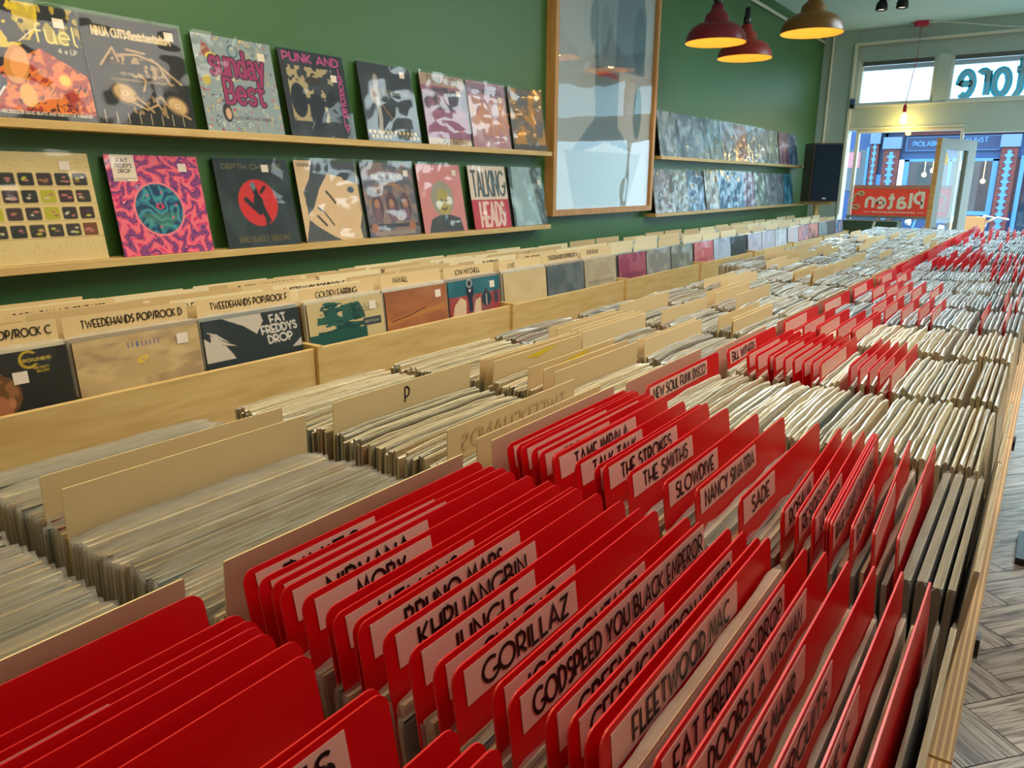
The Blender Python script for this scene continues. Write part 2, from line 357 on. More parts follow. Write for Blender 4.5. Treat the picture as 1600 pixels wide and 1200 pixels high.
def window(name, x0, x1, z0, z1, glassm, fw=.03, y=YF + .08):
    fr = struct(MB().box((x0, y - .05, z0), (x0 + fw, y + .03, z1)).box((x1 - fw, y - .05, z0), (x1, y + .03, z1)).box((x0 + fw, y - .05, z1 - fw), (x1 - fw, y + .03, z1)).box((x0 + fw, y - .05, z0), (x1 - fw, y + .03, z0 + fw)).build(name, white_m))
    MB().box((x0 + fw, y - .005, z0 + fw), (x1 - fw, y, z1 - fw)).build('pane', glassm, fr)
    return fr
w1 = window('window_1', .44, 1.50, .42, 2.03, glass); MB().box((.44, YF - .02, 1.072), (1.50, YF + .075, 1.10)).build('window_sill', mat('grey_rail', lin('8d918c'), .5), w1)
w2 = window('window_2', .40, 1.16, 2.29, 2.75, frosted); w3 = window('window_3', 1.29, 2.55, 2.29, 2.75, frosted)
struct(MB().box((1.16, YF + .0, 2.29), (1.29, YF + .14, 2.77)).box((.34, YF + .0, 2.29), (.40, YF + .14, 2.77)).build('trim_3', front_m))
window('window_4', 2.55, 3.9, 2.29, 2.75, frosted); window('window_5', 2.5, 3.9, .42, 2.03, glass)
grille = mat('vent_grille_dark_metal', lin('6a6f72'), .4); blueband = mat('blue_blind_fabric', lin((60, 150, 215)), .6)
for wn, x0, x1 in ((w2, .43, 1.13), (w3, 1.32, 2.52)):
    g_ = MB().box((x0, YF + .015, 2.70), (x1, YF + .03, 2.745))
    for k in range(4): g_.box((x0, YF + .008, 2.704 + k * .011), (x1, YF + .016, 2.708 + k * .011))
    g_.build('vent_grille', grille, wn)
    MB().box((x0, YF + .085, 2.655), (x1, YF + .092, 2.705)).build('blind_strip', blueband, wn)
# mirrored shop lettering on the transom
tm = MB(); wd = text_strokes(tm, 'store', (1.385, YF + .07, 2.34), (1, 0, 0), (0, 0, 1), .36, width=.74, t=.19, mirror=True)
lt = tm.build('window_lettering', translucent_mat('teal_vinyl', lin((60, 150, 170)), .5), w3)
tm = MB(); text_strokes(tm, 'store', (1.385, YF + .066, 2.34), (1, 0, 0), (0, 0, 1), .36, width=.74, t=.09, mirror=True)
tm.build('lettering_fill', translucent_mat('pale_vinyl', lin((190, 225, 232)), .5), lt)

# window banner, read from behind
red_b = translucent_mat('salmon_vinyl_banner', lin((240, 112, 96)), .3); cream_v = mat('cream_vinyl', lin((255, 252, 240)), .6)
ban = MB().box((.475, YF + .060, 1.10), (1.48, YF + .064, 1.435)).build('window_banner', [red_b])
tag(ban, 'salmon red banner with mirrored cream lettering low in the left shop window', 'banner')
MB().box((.475, YF + .056, 1.395), (1.48, YF + .0598, 1.435)).build('banner_edge', mat('grey_pink_vinyl', lin((196, 140, 130)), .5), ban)
tm = MB(); text_strokes(tm, 'Platen', (.625, YF + .057, 1.185), (1, 0, 0), (0, 0, 1), .165, width=.575, t=.2, mirror=True)
for k in range(16): tm.box((.70 + .028 * k, YF + .056, 1.130), (.70 + .028 * k + .017, YF + .0575, 1.146))
tm.box((.61, YF + .056, 1.136), (.68, YF + .0575, 1.141)); tm.box((1.16, YF + .056, 1.136), (1.23, YF + .0575, 1.141))
tm.build('lettering', cream_v, ban)
tm = MB()
for c, rx, rz, a0, a1 in (((.53, 1.27), .045, .07, 60, 200), ((.56, 1.34), .03, .02, 0, 360), ((.52, 1.19), .035, .02, 0, 360), ((1.36, 1.27), .06, .075, -80, 100), ((1.36, 1.19), .08, .02, 180, 360), ((1.33, 1.33), .02, .03, 0, 360)):
    tm.tube([(x, YF + .054, z) for x, z in arc(c[0], c[1], rx, rz, a0, a1, 14)], .011, 6)
tm.build('ornament', mat('pale_green_vinyl', lin((200, 205, 160)), .5), ban)

# door leaf, standing open into the shop
dr = struct(empty('door_1', (1.60, 9.50, 0)))
ux, uy = (1.365 - 1.60) / .815, (8.72 - 9.50) / .815
Rz = math.atan2(uy, ux); dr.rotation_euler = (0, 0, Rz)     # local +x runs from hinge to free edge
L = .815
MB().box((0, 0, .02), (.19, .05, 1.885)).box((L - .12, 0, .02), (L, .05, 1.885)).box((.19, 0, 1.78), (L - .12, .05, 1.885)).box((.19, 0, .02), (L - .12, .05, .35)).build('door_leaf', mat('grey_white_door_paint', lin((132, 138, 128)), .5), dr)
MB().box((L, .002, .02), (L + .004, .05, 1.885)).build('door_edge', plydark, dr)
MB().box((.19, .022, .35), (L - .12, .028, 1.78)).build('door_pane', glass, dr)
MB().tube([(L - .05, .05, 1.02), (L - .05, .1, 1.02), (L - .14, .1, 1.02)], .009).tube([(L - .05, 0, 1.02), (L - .05, -.05, 1.02), (L - .14, -.05, 1.02)], .009).build('door_handle', brass, dr)
st = MB().lathe([(0, 0), (.06, 0), (.06, .002), (0, .002)], n=24).build('round_sticker', mat('yellow_sticker', lin((250, 205, 20)), .5), dr); st.rotation_euler = (math.radians(90), 0, 0); st.location = (L - .17, .031, 1.69)
# conduits
struct(MB().tube([(.02, 4.9, 2.97), (.02, 9.5, 2.97)], .014).build('trim_4', white_m, smooth=True))
struct(MB().tube([(.10, YF - .02, .5), (.10, YF - .02, 3.05)], .013).box((.085, YF - .03, 2.25), (.115, YF, 2.28)).build('trim_5', white_m))
al = MB().box((.35, YF - .05, 2.26), (.40, YF - .005, 2.36)).build('window_alarm', mat('blue_grey_plastic', lin((60, 90, 120)), .4))
tag(al, 'small blue-grey alarm contact beside the left transom window', 'sensor')
MB().box((.36, YF - .055, 2.27), (.39, YF - .05, 2.30)).build('cover_plate', black_plastic, al)

# ================================================================== STREET
YE = 22.0; KE = YE / 17.0
def FX(x): return CX + (x - CX) * KE
def FZ(z): return CZ + (z - CZ) * KE
asph = mat('street_paving', lin((120, 118, 116)), .8)
struct(MB().box((-14, YF + .25, -.2), (18, 30, -.06)).build('ground', asph))
navy = mat('navy_shopfront_paint', lin((20, 40, 84)), .4); blue = mat('blue_shopfront_paint', lin((28, 62, 112)), .45); lblue = mat('light_blue_paint', lin((76, 130, 190)), .4)
brick = mat('red_brick', lin((150, 70, 66)), .8, bump=(30, .01)); dkglass = mat('dark_shop_window_glass', lin((30, 48, 66)), .05, spec=.8)
n, l, b = nodes_of(brick); tc = n.new('ShaderNodeTexCoord'); bt = n.new('ShaderNodeTexBrick'); bt.inputs['Scale'].default_value = 4; bt.inputs['Color1'].default_value = (*lin((112, 46, 44)), 1); bt.inputs['Color2'].default_value = (*lin((88, 38, 38)), 1); bt.inputs['Mortar'].default_value = (*lin((120, 90, 84)), 1); bt.inputs['Mortar Size'].default_value = .012
mp = n.new('ShaderNodeMapping'); mp.inputs['Rotation'].default_value = (math.radians(90), 0, 0); l.new(tc.outputs['Object'], mp.inputs[0]); l.new(mp.outputs[0], bt.inputs[0]); l.new(bt.outputs[0], b.inputs['Base Color'])
bl = empty('shop_building', (FX(.5), YE, 0)); bl.location = (0, 0, 0)
tag(bl, 'blue painted shop building with patterned brick pilasters across the street', 'building')
zt = FZ(2.62)
MB().box((FX(-4), YE, 0), (FX(-.5), YE + .3, zt)).build('side_wall', blue, bl)
MB().box((FX(-.55), YE, FZ(1.9)), (FX(6), YE + .3, zt)).box((FX(-.55), YE, -.1), (FX(6), YE + .3, FZ(.93))).build('fascia', blue, bl)
MB().box((FX(-.6), YE - .25, FZ(2.40)), (FX(6), YE, FZ(2.44))).box((FX(-.2), YE - .18, FZ(2.345)), (FX(6), YE, FZ(2.40)), 1).box((FX(-.6), YE - .3, FZ(2.52)), (FX(6), YE, zt), 1).build('cornice', [lblue, brick], bl)
sg = MB().box((FX(-.17), YE - .08, FZ(2.04)), (FX(1.43), YE, FZ(2.33))).build('sign_board', navy, bl)
bx = MB()
for a, c, d, e in ((-.15, 2.06, 1.41, 2.068), (-.15, 2.30, 1.41, 2.308), (-.15, 2.06, -.14, 2.308), (1.40, 2.06, 1.41, 2.308)): bx.box((FX(a), YE - .095, FZ(c)), (FX(d), YE - .08, FZ(e)))
bx.build('sign_border', lblue, sg)
tm = MB(); text_strokes(tm, 'PIOLABIU', (FX(-.03), YE - .09, FZ(2.15)), (1, 0, 0), (0, 0, 1), .10, width=FX(.42) - FX(-.03), t=.2); text_strokes(tm, 'KUNST', (FX(.85), YE - .09, FZ(2.2)), (1, 0, 0), (0, 0, 1), .10, width=FX(1.2) - FX(.85), t=.2)
tm.build('sign_lettering', lblue, sg)
# deep shop window with light blue frame
fr = MB()
for x0, x1 in ((-.15, -.06), (1.33, 1.42), (.62, .67)): fr.box((FX(x0), YE - .06, FZ(.93)), (FX(x1), YE + .05, FZ(1.9)))
fr.box((FX(-.15), YE - .06, FZ(1.86)), (FX(1.42), YE + .05, FZ(1.91))).box((FX(-.15), YE - .1, FZ(.88)), (FX(1.42), YE + .05, FZ(.95)))
wf = fr.build('shop_window', lblue, bl)
MB().box((FX(-.06), YE + .02, FZ(.95)), (FX(1.33), YE + .03, FZ(1.86))).build('pane', glass, wf)
MB().box((FX(-.3), YE + 1.2, 0), (FX(6), YE + 1.3, zt)).build('interior_wall', mat('dim_interior_wall', lin((110, 84, 84)), .8), bl)  # invented interior, built in place of brick houses mirrored in the pane
MB().box((FX(.0), YE + .9, FZ(1.35)), (FX(.22), YE + .95, FZ(1.82)), 0).box((FX(.78), YE + .9, FZ(1.2)), (FX(.95), YE + .95, FZ(1.7)), 0).build('added_dark_board', mat('dark_board', lin((34, 40, 48)), .5), bl)  # invented dark boards, part of the added interior
for i, (x, z) in enumerate(((.16, 1.62), (.3, 1.7), (.78, 1.75), (.92, 1.78), (1.18, 1.5))):  # invented glowing globes, added to the made-up interior
    MB().lathe([(0, -.06), (.04, -.045), (.06, 0), (.04, .045), (0, .06)], (FX(x), YE + .6, FZ(z)), 10).tube([(FX(x), YE + .6, FZ(z)), (FX(x), YE + .6, FZ(1.95))], .006).build('added_globe', mat('added_globe_glow', (1, .7, .35), .4, emis=(1, .72, .35), estr=4), bl)
def pilaster(x0, x1, z0, z1):
    p = MB().box((FX(x0), YE - .2, FZ(z0)), (FX(x1), YE, FZ(z1))).build('pilaster', brick, bl)
    mb = MB(); h = (FX(x1) - FX(x0)); cx = (FX(x0) + FX(x1)) / 2; step = .15; z = FZ(z0) + .1
    while z < FZ(z1) - .05:
        d = h * .30
        mb.prism([(cx - d, YE - .2, z), (cx, YE - .2, z - .07), (cx + d, YE - .2, z), (cx, YE - .2, z + .07)], (0, -.02, 0))
        mb.box((cx - d * .4, YE - .215, z + .03), (cx + d * .4, YE - .2, z + step - .03)); z += step
    mb.build('diamond_blocks', lblue, p)
    MB().box((FX(x0) - .03, YE - .26, FZ(z1)), (FX(x1) + .03, YE, FZ(z1) + .28)).build('capital', mat('grey_blue_stone', lin((96, 118, 150)), .6), p)
pilaster(-.52, -.24, .6, 2.1); pilaster(1.44, 1.70, .6, 2.1); pilaster(-.76, -.62, .9, 2.2)
MB().box((FX(-1.6), YE - .03, FZ(1.3)), (FX(-.82), YE, FZ(2.1))).box((FX(1.85), YE - .03, FZ(.3)), (FX(3.6), YE, FZ(1.9))).build('side_window', dkglass, bl)
MB().box((FX(1.76), YE - .08, FZ(.3)), (FX(1.83), YE, FZ(1.95))).build('window_post', lblue, bl)
MB().box((FX(-.85), YE - .06, FZ(1.25)), (FX(-.80), YE, FZ(2.15))).build('window_post', lblue, bl)
pl = empty('dark_glass_block', (0, 0, 0)); tag(pl, 'added dark green block in place of dark window glass, with painted slanting light bar', 'block')
MB().box((.46, 9.18, 0), (1.04, 9.50, 1.06)).build('block_body', mat('dark_green_block', lin((52, 78, 62)), .5), pl, bevel=.01)  # added block, stands in for the dark green lower glass
MB().prism([(.74, 9.172, .7), (.765, 9.172, .7), (.83, 9.172, 1.05), (.805, 9.172, 1.05)], (0, .008, 0)).build('strip', white_m, pl)  # slanting bar of light, modelled as a pale solid
MB().box((FX(-.62), YE - .1, FZ(1.35)), (FX(-.52), YE, FZ(1.62))).build('wall_box', lblue, bl)
MB().box((FX(-1.5), YE - .06, FZ(1.75)), (FX(-.95), YE - .04, FZ(2.05))).build('pink_glare_panel', mat('glare_pink', lin((170, 110, 120)), .6), bl)  # pinkish glare on the left shop, put in as a coloured panel

def bicycle(loc, rz, frame_c, label, basket=None):
    t = empty('bicycle', loc, rz); tag(t, label, 'bicycle', None)
    fmt = mat('bike_' + frame_c[0], lin(frame_c[1]), .25, spec=.7)
    for x in (-.52, .52):
        mb = MB().tube([(x + .33 * math.cos(a), 0, .34 + .33 * math.sin(a)) for a in [2 * math.pi * k / 24 for k in range(24)]], .018, 6, close=True)
        wh = mb.build('wheel', black_plastic, t, smooth=True)
        sp = MB()
        for k in range(10):
            a = 2 * math.pi * k / 10; sp.tube([(x, 0, .34), (x + .32 * math.cos(a), 0, .34 + .32 * math.sin(a))], .002, 4)
        sp.build('spokes', brass, wh)
    MB().tube([(-.52, 0, .34), (-.12, 0, .32), (-.22, 0, .85)], .016).tube([(-.12, 0, .32), (.38, 0, .82)], .016).tube([(-.2, 0, .72), (.36, 0, .84)], .014).tube([(-.52, 0, .34), (-.2, 0, .72)], .01).tube([(.52, 0, .34), (.36, 0, .95)], .016).build('frame', fmt, t, smooth=True)
    MB().tube([(.36, 0, .95), (.34, 0, 1.04)], .014).tube([(.18, -.28, 1.10), (.3, -.24, 1.12), (.36, -.1, 1.06), (.34, 0, 1.04), (.36, .1, 1.06), (.3, .24, 1.12), (.18, .28, 1.10)], .013).build('handlebar', brass, t, smooth=True)
    MB().tube([(-.38, 0, .93), (-.25, 0, .94), (-.08, 0, .92)], [.07, .06, .02], 8).tube([(-.22, 0, .85), (-.23, 0, .92)], .012).build('saddle', black_plastic, t, smooth=True)
    MB().tube([(.44, 0, .93), (.5, 0, .93)], [.05, .035], 10).build('headlamp', brass, t)
    if basket:
        b = MB(); x0, x1, y0, y1, z0, z1 = .40, .72, -.2, .2, .86, 1.12
        for A, B in (((x0, y0, z0), (x1, y0 + .015, z1)), ((x0, y1 - .015, z0), (x1, y1, z1)), ((x0, y0, z0), (x0 + .015, y1, z1)), ((x1 - .015, y0, z0), (x1, y1, z1)), ((x0, y0, z0), (x1, y1, z0 + .015))): b.box(A, B)
        b.build('crate_basket', mat('orange_brown_crate', lin((226, 160, 104)), .6), t)
    return t
bicycle((2.05, 11.3, -.06), math.radians(200), ('silver', (190, 200, 205)), 'silver bicycle with a tan crate basket parked outside the shop door', True)
bicycle((1.0, 13.2, -.06), math.radians(160), ('teal', (30, 120, 140)), 'teal bicycle parked outside behind the open door leaf')
bicycle((2.9, 13.0, -.06), math.radians(215), ('white', (225, 225, 225)), 'white bicycle parked furthest right on the pavement')
bicycle((.75, 11.6, -.06), math.radians(20), ('navy', (30, 50, 90)), 'dark blue bicycle parked below the salmon window banner')

# ================================================================== LAMPS
def pendant(loc, cname, c, label, s=1):
    t = empty('pendant_lamp', loc); tag(t, label, 'lamp', 'dome pendant lamps over the wall bins')
    R = .18
    prof = [(R, 0), (R * .98, .012), (R * .93, .045), (R * .80, .078), (R * .62, .098), (R * .44, .106), (R * .40, .115), (R * .38, .145), (R * .27, .165), (R * .21, .175), (R * .2, .2), (R * .1, .212), (.001, .212)]
    sh = MB().lathe(prof, n=40).build('lamp_shade', mat('enamel_' + cname, lin(c), .35, spec=.5), t, smooth=True)
    MB().lathe([(r * .985, z - .003) for r, z in prof[:-1]], n=40).build('shade_lining', mat('warm_white_enamel', lin((240, 196, 110)), .5), sh, smooth=True)
    MB().lathe([(.022, .205), (.026, .215), (.026, .25), (.019, .26), (.019, .30), (.008, .315)], n=20, cap=True).build('socket', black_plastic, t, smooth=True)
    MB().tube([(0, 0, .31), (0, 0, ZC - loc[2])], .0035).build('cable', black_plastic, t)
    MB().lathe([(0, .03), (.02, .035), (.032, .06), (.028, .09), (.014, .12), (.012, .15)], n=16).build('bulb', mat('lit_bulb', (1, .7, .3), .4, emis=(1, .62, .2), estr=6), t, smooth=True)
    lp = lamp('pendant_light', 'POINT', (loc[0], loc[1], loc[2] + .05), 3, (1, .52, .14), radius=.04)
pendant((.604, 4.686, 2.262), 'red', (104, 22, 34), 'dark red dome pendant lamp hanging nearest the poster')
pendant((.555, 5.356, 2.262), 'rust', (132, 40, 28), 'rust-orange dome pendant lamp overlapped by the dark red one')
pendant((1.072, 5.0, 2.315), 'olive', (98, 68, 12), 'olive-mustard dome pendant lamp hanging right of the red pair')
t = empty('bare_bulb_pendant', (.985, 9.42, 0)); tag(t, 'bare glowing bulb on a red cable in front of the transom window', 'lamp')
rs = MB().box((-.06, -.045, ZC - .045), (.06, .045, ZC)).tube([(-.1, .03, ZC - .012), (.1, -.03, ZC - .012)], .006).build('ceiling_rose', mat('crimson_plastic', lin((200, 20, 60)), .4), t, bevel=.004); rs.rotation_euler = (0, 0, .4)
MB().tube([(0, 0, ZC - .04), (-.005, 0, 2.7), (-.03, 0, 2.5), (-.055, 0, 2.27)], .004).build('cable', rope, t)
MB().lathe([(.016, 2.185), (.018, 2.2), (.018, 2.25), (.01, 2.27)], (-.055, 0, 0), 14, cap=True).build('socket', rope, t, smooth=True)
MB().lathe([(.001, 2.07), (.02, 2.075), (.034, 2.105), (.034, 2.13), (.02, 2.165), (.014, 2.19)], (-.055, 0, 0), 16).build('bulb', mat('lit_bare_bulb', (1, .75, .3), .4, emis=(1, .72, .22), estr=14), t, smooth=True)
lamp('bare_bulb_light', 'POINT', (.93, 9.40, 2.0), 4, (1, .6, .12), radius=.03)
cb = MB().tube([(1.05 + k * .12, 9.40, ZC - .02 - .28 * math.sin(min(1, k / 9) * math.pi / 2) ** 1.6 * .5) for k in range(12)], .005).build('loose_cable', white_m)
tag(cb, 'thin white cable drooping from the red ceiling rose to the right', 'cable')
t = empty('ceiling_spotlight', (.93, 8.05, ZC)); tag(t, 'black twin-head ceiling spotlight at the top edge', 'lamp')
MB().box((-.11, -.02, -.03), (.11, .02, 0)).build('mounting_bar', black_plastic, t, bevel=.004)
for sx_ in (-.085, .085):
    h = MB().lathe([(.001, -.03), (.035, -.035), (.048, -.06), (.052, -.11), (.045, -.112), (.04, -.1)], (sx_, 0, 0), 20).build('spot_head', black_plastic, t, smooth=True)
    MB().lathe([(.001, -.10), (.042, -.10)], (sx_, 0, 0), 20).build('spot_lens', mat('lit_spot_lens', (1, .9, .7), .4, emis=(1, .85, .6), estr=3), h)

# loudspeaker on the wall
t = empty('loudspeaker', (.30, 8.78, 1.26), math.radians(33)); tag(t, 'large dark navy loudspeaker mounted high at the far end of the green wall', 'speaker')
MB().box((-.15, -.13, 0), (.15, .15, .6)).build('cabinet', mat('walnut_veneer', lin((74, 50, 42)), .4), t, bevel=.006)
MB().box((-.135, -.145, .015), (.145, -.13, .585)).build('grille_cloth', mat('navy_grille_cloth', lin((16, 36, 54)), .9, bump=(900, .001)), t, bevel=.003)
MB().box((-.02, -.148, .03), (.02, -.145, .042)).build('badge', brass, t)
br = MB().box((-.02, .02, -.22), (.02, .06, 0)).box((-.15, .0, -.03), (.15, .15, -.0)).build('bracket', ply, t)

# framed poster
PX0, PX1, PZ0, PZ1 = 3.765, 5.085, 1.262, 3.0
t = empty('framed_poster', (.0, PX0, PZ0)); tag(t, 'tall oak framed poster of a grey-blue figure behind wavy reflecting glazing', 'poster')
t.location = (0, 0, 0); fw = .035
MB().box((0, PX0, PZ0), (.06, PX0 + fw, PZ1)).box((0, PX1 - fw, PZ0), (.06, PX1, PZ1)).box((0, PX0 + fw, PZ0), (.06, PX1 - fw, PZ0 + fw)).box((0, PX0 + fw, PZ1 - fw), (.06, PX1 - fw, PZ1)).build('frame', frame_wood, t)

# ================================================================== PAINTED COVERS (colour per vertex of a fine grid)
class Art:
    def __init__(s, n, bgc, n2=None, win=None):
        s.n = n; s.k = 1; s.n2 = n2 or n; v, u = np.mgrid[0:s.n2, 0:n]; s.u = u / (n - 1); s.v = v / (s.n2 - 1); s.c = np.ones((s.n2, n, 3)) * np.array(lin(bgc)); s.asp = 1
        if win: s.v = (s.v - win) / (1 - win); s.k = 1 / (1 - win)
    def put(s, mask, col, a=1):
        k = (np.clip(mask, 0, 1) * a)[..., None]; s.c = s.c * (1 - k) + np.array(lin(col)) * k; return s
    def soft(s, d): return np.clip(.5 - d * s.n, 0, 1)
    def disc(s, x, y, r, col, ry=None, a=1, rot=0):
        dx, dy = s.u - x, (s.v - y) / s.k; c, q = math.cos(rot), math.sin(rot); X, Y = dx * c + dy * q, -dx * q + dy * c; ry = ry or r
        return s.put(s.soft((np.sqrt((X / r) ** 2 + (Y / ry) ** 2) - 1) * min(r, ry)), col, a)
    def ring(s, x, y, r, w, col, a=1): return s.put(s.soft(abs(np.hypot(s.u - x, (s.v - y) / s.k) - r) - w), col, a)
    def rect(s, x0, y0, x1, y1, col, a=1): return s.put((s.u >= x0) * (s.u <= x1) * (s.v >= y0) * (s.v <= y1) * 1., col, a)
    def rrect(s, x0, y0, x1, y1, r, col):
        dx = np.maximum(abs(s.u - (x0 + x1) / 2) - (x1 - x0) / 2 + r, 0); dy = np.maximum(abs(s.v - (y0 + y1) / 2) - (y1 - y0) / 2 + r, 0)
        return s.put(s.soft(np.hypot(dx, dy) - r), col)
    def poly(s, pts, col, a=1):
        ins = np.zeros(s.u.shape, bool); k = len(pts)
        for i in range(k):
            (x1, y1), (x2, y2) = pts[i], pts[(i + 1) % k]
            if y1 == y2: continue
            ins ^= ((s.v > y1) != (s.v > y2)) & (s.u < (x2 - x1) * (s.v - y1) / (y2 - y1) + x1)
        return s.put(ins * 1., col, a)
    def line(s, pts, w, col, a=1):
        d = np.full(s.u.shape, 9.)
        for (x1, y1), (x2, y2) in zip(pts, pts[1:]):
            kk = s.k; L2 = (x2 - x1) ** 2 + ((y2 - y1) / kk) ** 2 + 1e-12; t = np.clip(((s.u - x1) * (x2 - x1) + (s.v - y1) * (y2 - y1) / kk ** 2) / L2, 0, 1)
            d = np.minimum(d, np.hypot(s.u - x1 - t * (x2 - x1), (s.v - y1 - t * (y2 - y1)) / kk))
        return s.put(s.soft(d - w), col, a)
    def text(s, tx, x, y, h, w, col, t=.14, rot=0, mirror=False):
        st, tw = layout(tx); su = w / tw; c, q = math.cos(rot), math.sin(rot)
        for ln in st: s.line([(x + (a * su) * c - b * h * q, y + (a * su) * q + b * h * c) for a, b in ln], t * h / 2 / s.k, col)
        return s
    def noise(s, fx, fy=None, seed=0, oct=3):
        r = np.random.default_rng(seed); fy = fy or fx; o = np.zeros(s.u.shape); amp = 1; tot = 0
        for k in range(oct):
            gx, gy = int(fx * 2 ** k) + 2, int(fy * 2 ** k) + 2; g = r.random((gy + 1, gx + 1)); X = s.u * (gx - 1); Y = np.clip(s.v, 0, 1) * (gy - 1); i = X.astype(int); j = Y.astype(int); a = X - i; b = Y - j
            a = a * a * (3 - 2 * a); b = b * b * (3 - 2 * b)
            o += amp * ((g[j, i] * (1 - a) + g[j, i + 1] * a) * (1 - b) + (g[j + 1, i] * (1 - a) + g[j + 1, i + 1] * a) * b); tot += amp; amp *= .5
        return o / tot
    def mottle(s, col, f=6, lo=.45, hi=.6, seed=1, a=1, oct=3): return s.put((s.noise(f, None, seed, oct) - lo) / (hi - lo), col, a)
def art_mesh(name, A, w, h, flip=False):
    n, m = A.n, A.n2; k = n * m
    co = np.zeros((m, n, 3)); co[..., 1] = A.u * w; co[..., 2] = np.linspace(0, 1, m)[:, None] * h
    idx = np.arange(k).reshape(m, n); q = np.stack([idx[:-1, :-1], idx[:-1, 1:], idx[1:, 1:], idx[1:, :-1]], -1).reshape(-1, 4)
    me = bpy.data.meshes.new(name); me.vertices.add(k); me.vertices.foreach_set('co', co.ravel()); nf = len(q)
    me.loops.add(nf * 4); me.loops.foreach_set('vertex_index', q.ravel().astype(np.int32)); me.polygons.add(nf); me.polygons.foreach_set('loop_start', np.arange(0, nf * 4, 4, dtype=np.int32)); me.polygons.foreach_set('loop_total', np.full(nf, 4, np.int32))
    me.update(calc_edges=True); at = me.color_attributes.new('Col', 'FLOAT_COLOR', 'POINT'); c4 = np.ones((k, 4)); c4[:, :3] = A.c.reshape(-1, 3); at.data.foreach_set('color', c4.ravel())
    me.materials.append(print_m); return me

# poster print
A = Art(110, (186, 196, 200), 146)
A.put(A.noise(3, 3, 5), (206, 206, 200), .5)
A.poly([(.25, 1), (.72, 1), (.84, .84), (.9, .72), (.9, .5), (.62, .5), (.62, .3), (.8, .2), (.16, .2), (.38, .32), (.37, .5), (.34, .72), (.3, .88)], (120, 142, 156))
A.poly([(.38, .75), (.58, .75), (.57, .5), (.4, .5)], (150, 170, 180)); A.disc(.46, .62, .05, (132, 154, 166), .09); A.disc(.34, .64, .03, (128, 150, 160), .07)
A.line([(.4, .472), (.5, .48), (.6, .476)], .008, (170, 44, 60)); A.disc(.83, .62, .07, (96, 120, 132), .12); A.disc(.84, .36, .05, (110, 134, 140), .1)
A.poly([(0, 0), (1, 0), (1, .19), (.5, .24), (0, .16)], (196, 204, 200)); A.poly([(.2, 0), (.75, 0), (.9, .2), (.1, .2)], (150, 165, 160))
p_ = link('print', art_mesh('print', A, PX1 - PX0 - .07, PZ1 - PZ0 - .07), t, loc=(.03, PX0 + .035, PZ0 + .035))
MB().box((.006, PX0 + .036, PZ0 + .036), (.027, PX1 - .036, PZ1 - .036)).build('backing_board', white_m, t)
MB().box((.046, PX0 + .035, PZ0 + .035), (.048, PX1 - .035, PZ1 - .035)).build('glazing', plexi, t)

def shelf(name, y0, y1, z, label, sup=True):
    s_ = MB().box((0, y0, z - .024), (.09, y1, z)).build(name, ply, bevel=.0015)
    tag(s_, label, 'shelf', 'narrow plywood record ledges on the green wall'); return s_
shelf('wall_shelf', -1.2, 3.70, 1.6156, 'upper birch plywood record ledge left of the framed poster')
shelf('wall_shelf', -1.2, 3.70, 1.2219, 'lower birch plywood record ledge left of the framed poster')
shelf('wall_shelf', 5.14, 8.92, 1.636, 'upper birch plywood record ledge right of the framed poster')
shelf('wall_shelf', 5.10, 9.02, 1.237, 'lower birch plywood record ledge right of the framed poster')

def film_mesh(w, h, seed, amp=.0035, n=22):
    r = np.random.default_rng(seed); a = Art(n, 'ffffff'); d = (a.noise(2, 5, seed, 2) - .5) * amp * 2 + (a.noise(6, 3, seed + 9, 2) - .5) * amp
    edge = np.minimum.reduce([a.u, 1 - a.u, a.v, 1 - a.v]); d = d * np.clip(edge * 8, .25, 1)
    co = np.stack([d + amp, a.u * w, a.v * h + .0 * d], -1); idx = np.arange(n * n).reshape(n, n); q = np.stack([idx[:-1, :-1], idx[:-1, 1:], idx[1:, 1:], idx[1:, :-1]], -1).reshape(-1, 4)
    me = bpy.data.meshes.new('plastic_sleeve'); me.from_pydata([tuple(c) for c in co.reshape(-1, 3)], [], [tuple(int(i) for i in f) for f in q]); me.materials.append(film_near if amp < .005 else film)
    me.polygons.foreach_set('use_smooth', [True] * len(q)); return me
FILMS = [film_mesh(.322, .322, s) for s in range(6)]
FILMS_W = [film_mesh(.322, .322, s + 20, .006) for s in range(5)]
_jk = MB().box((-.006, 0, 0), (0, .313, .313)).mesh('jacket', jacket_m)
def cover(name, A, y, z, xb, xt, label, cat, group, side=(40, 38, 36), fi=0, stick=None, films=FILMS, size=.313):
    """a record shown face on: jacket, printed front, clear sleeve, price sticker"""
    o = link(name, _jk); o.color = (*lin(side), 1); th = math.asin((xb - xt) / size); o.location = (xb, y, z); o.rotation_euler = (0, -th, 0)
    tag(o, label, cat, group)
    link('cover_print', art_mesh('cover_print', A, .313, .313), o, loc=(.0006, 0, 0))
    link('plastic_sleeve', films[fi % len(films)], o, loc=(.0012, -.004, 0))
    if stick:
        MB().box((.0016, 0, 0), (.0022, .03, .026)).build('price_sticker', sticker_m, o, loc=(0, stick[0] * .313, stick[1] * .313))
    return o
N1, N2, N3 = 170, 120, 48
rd = random.Random(3)
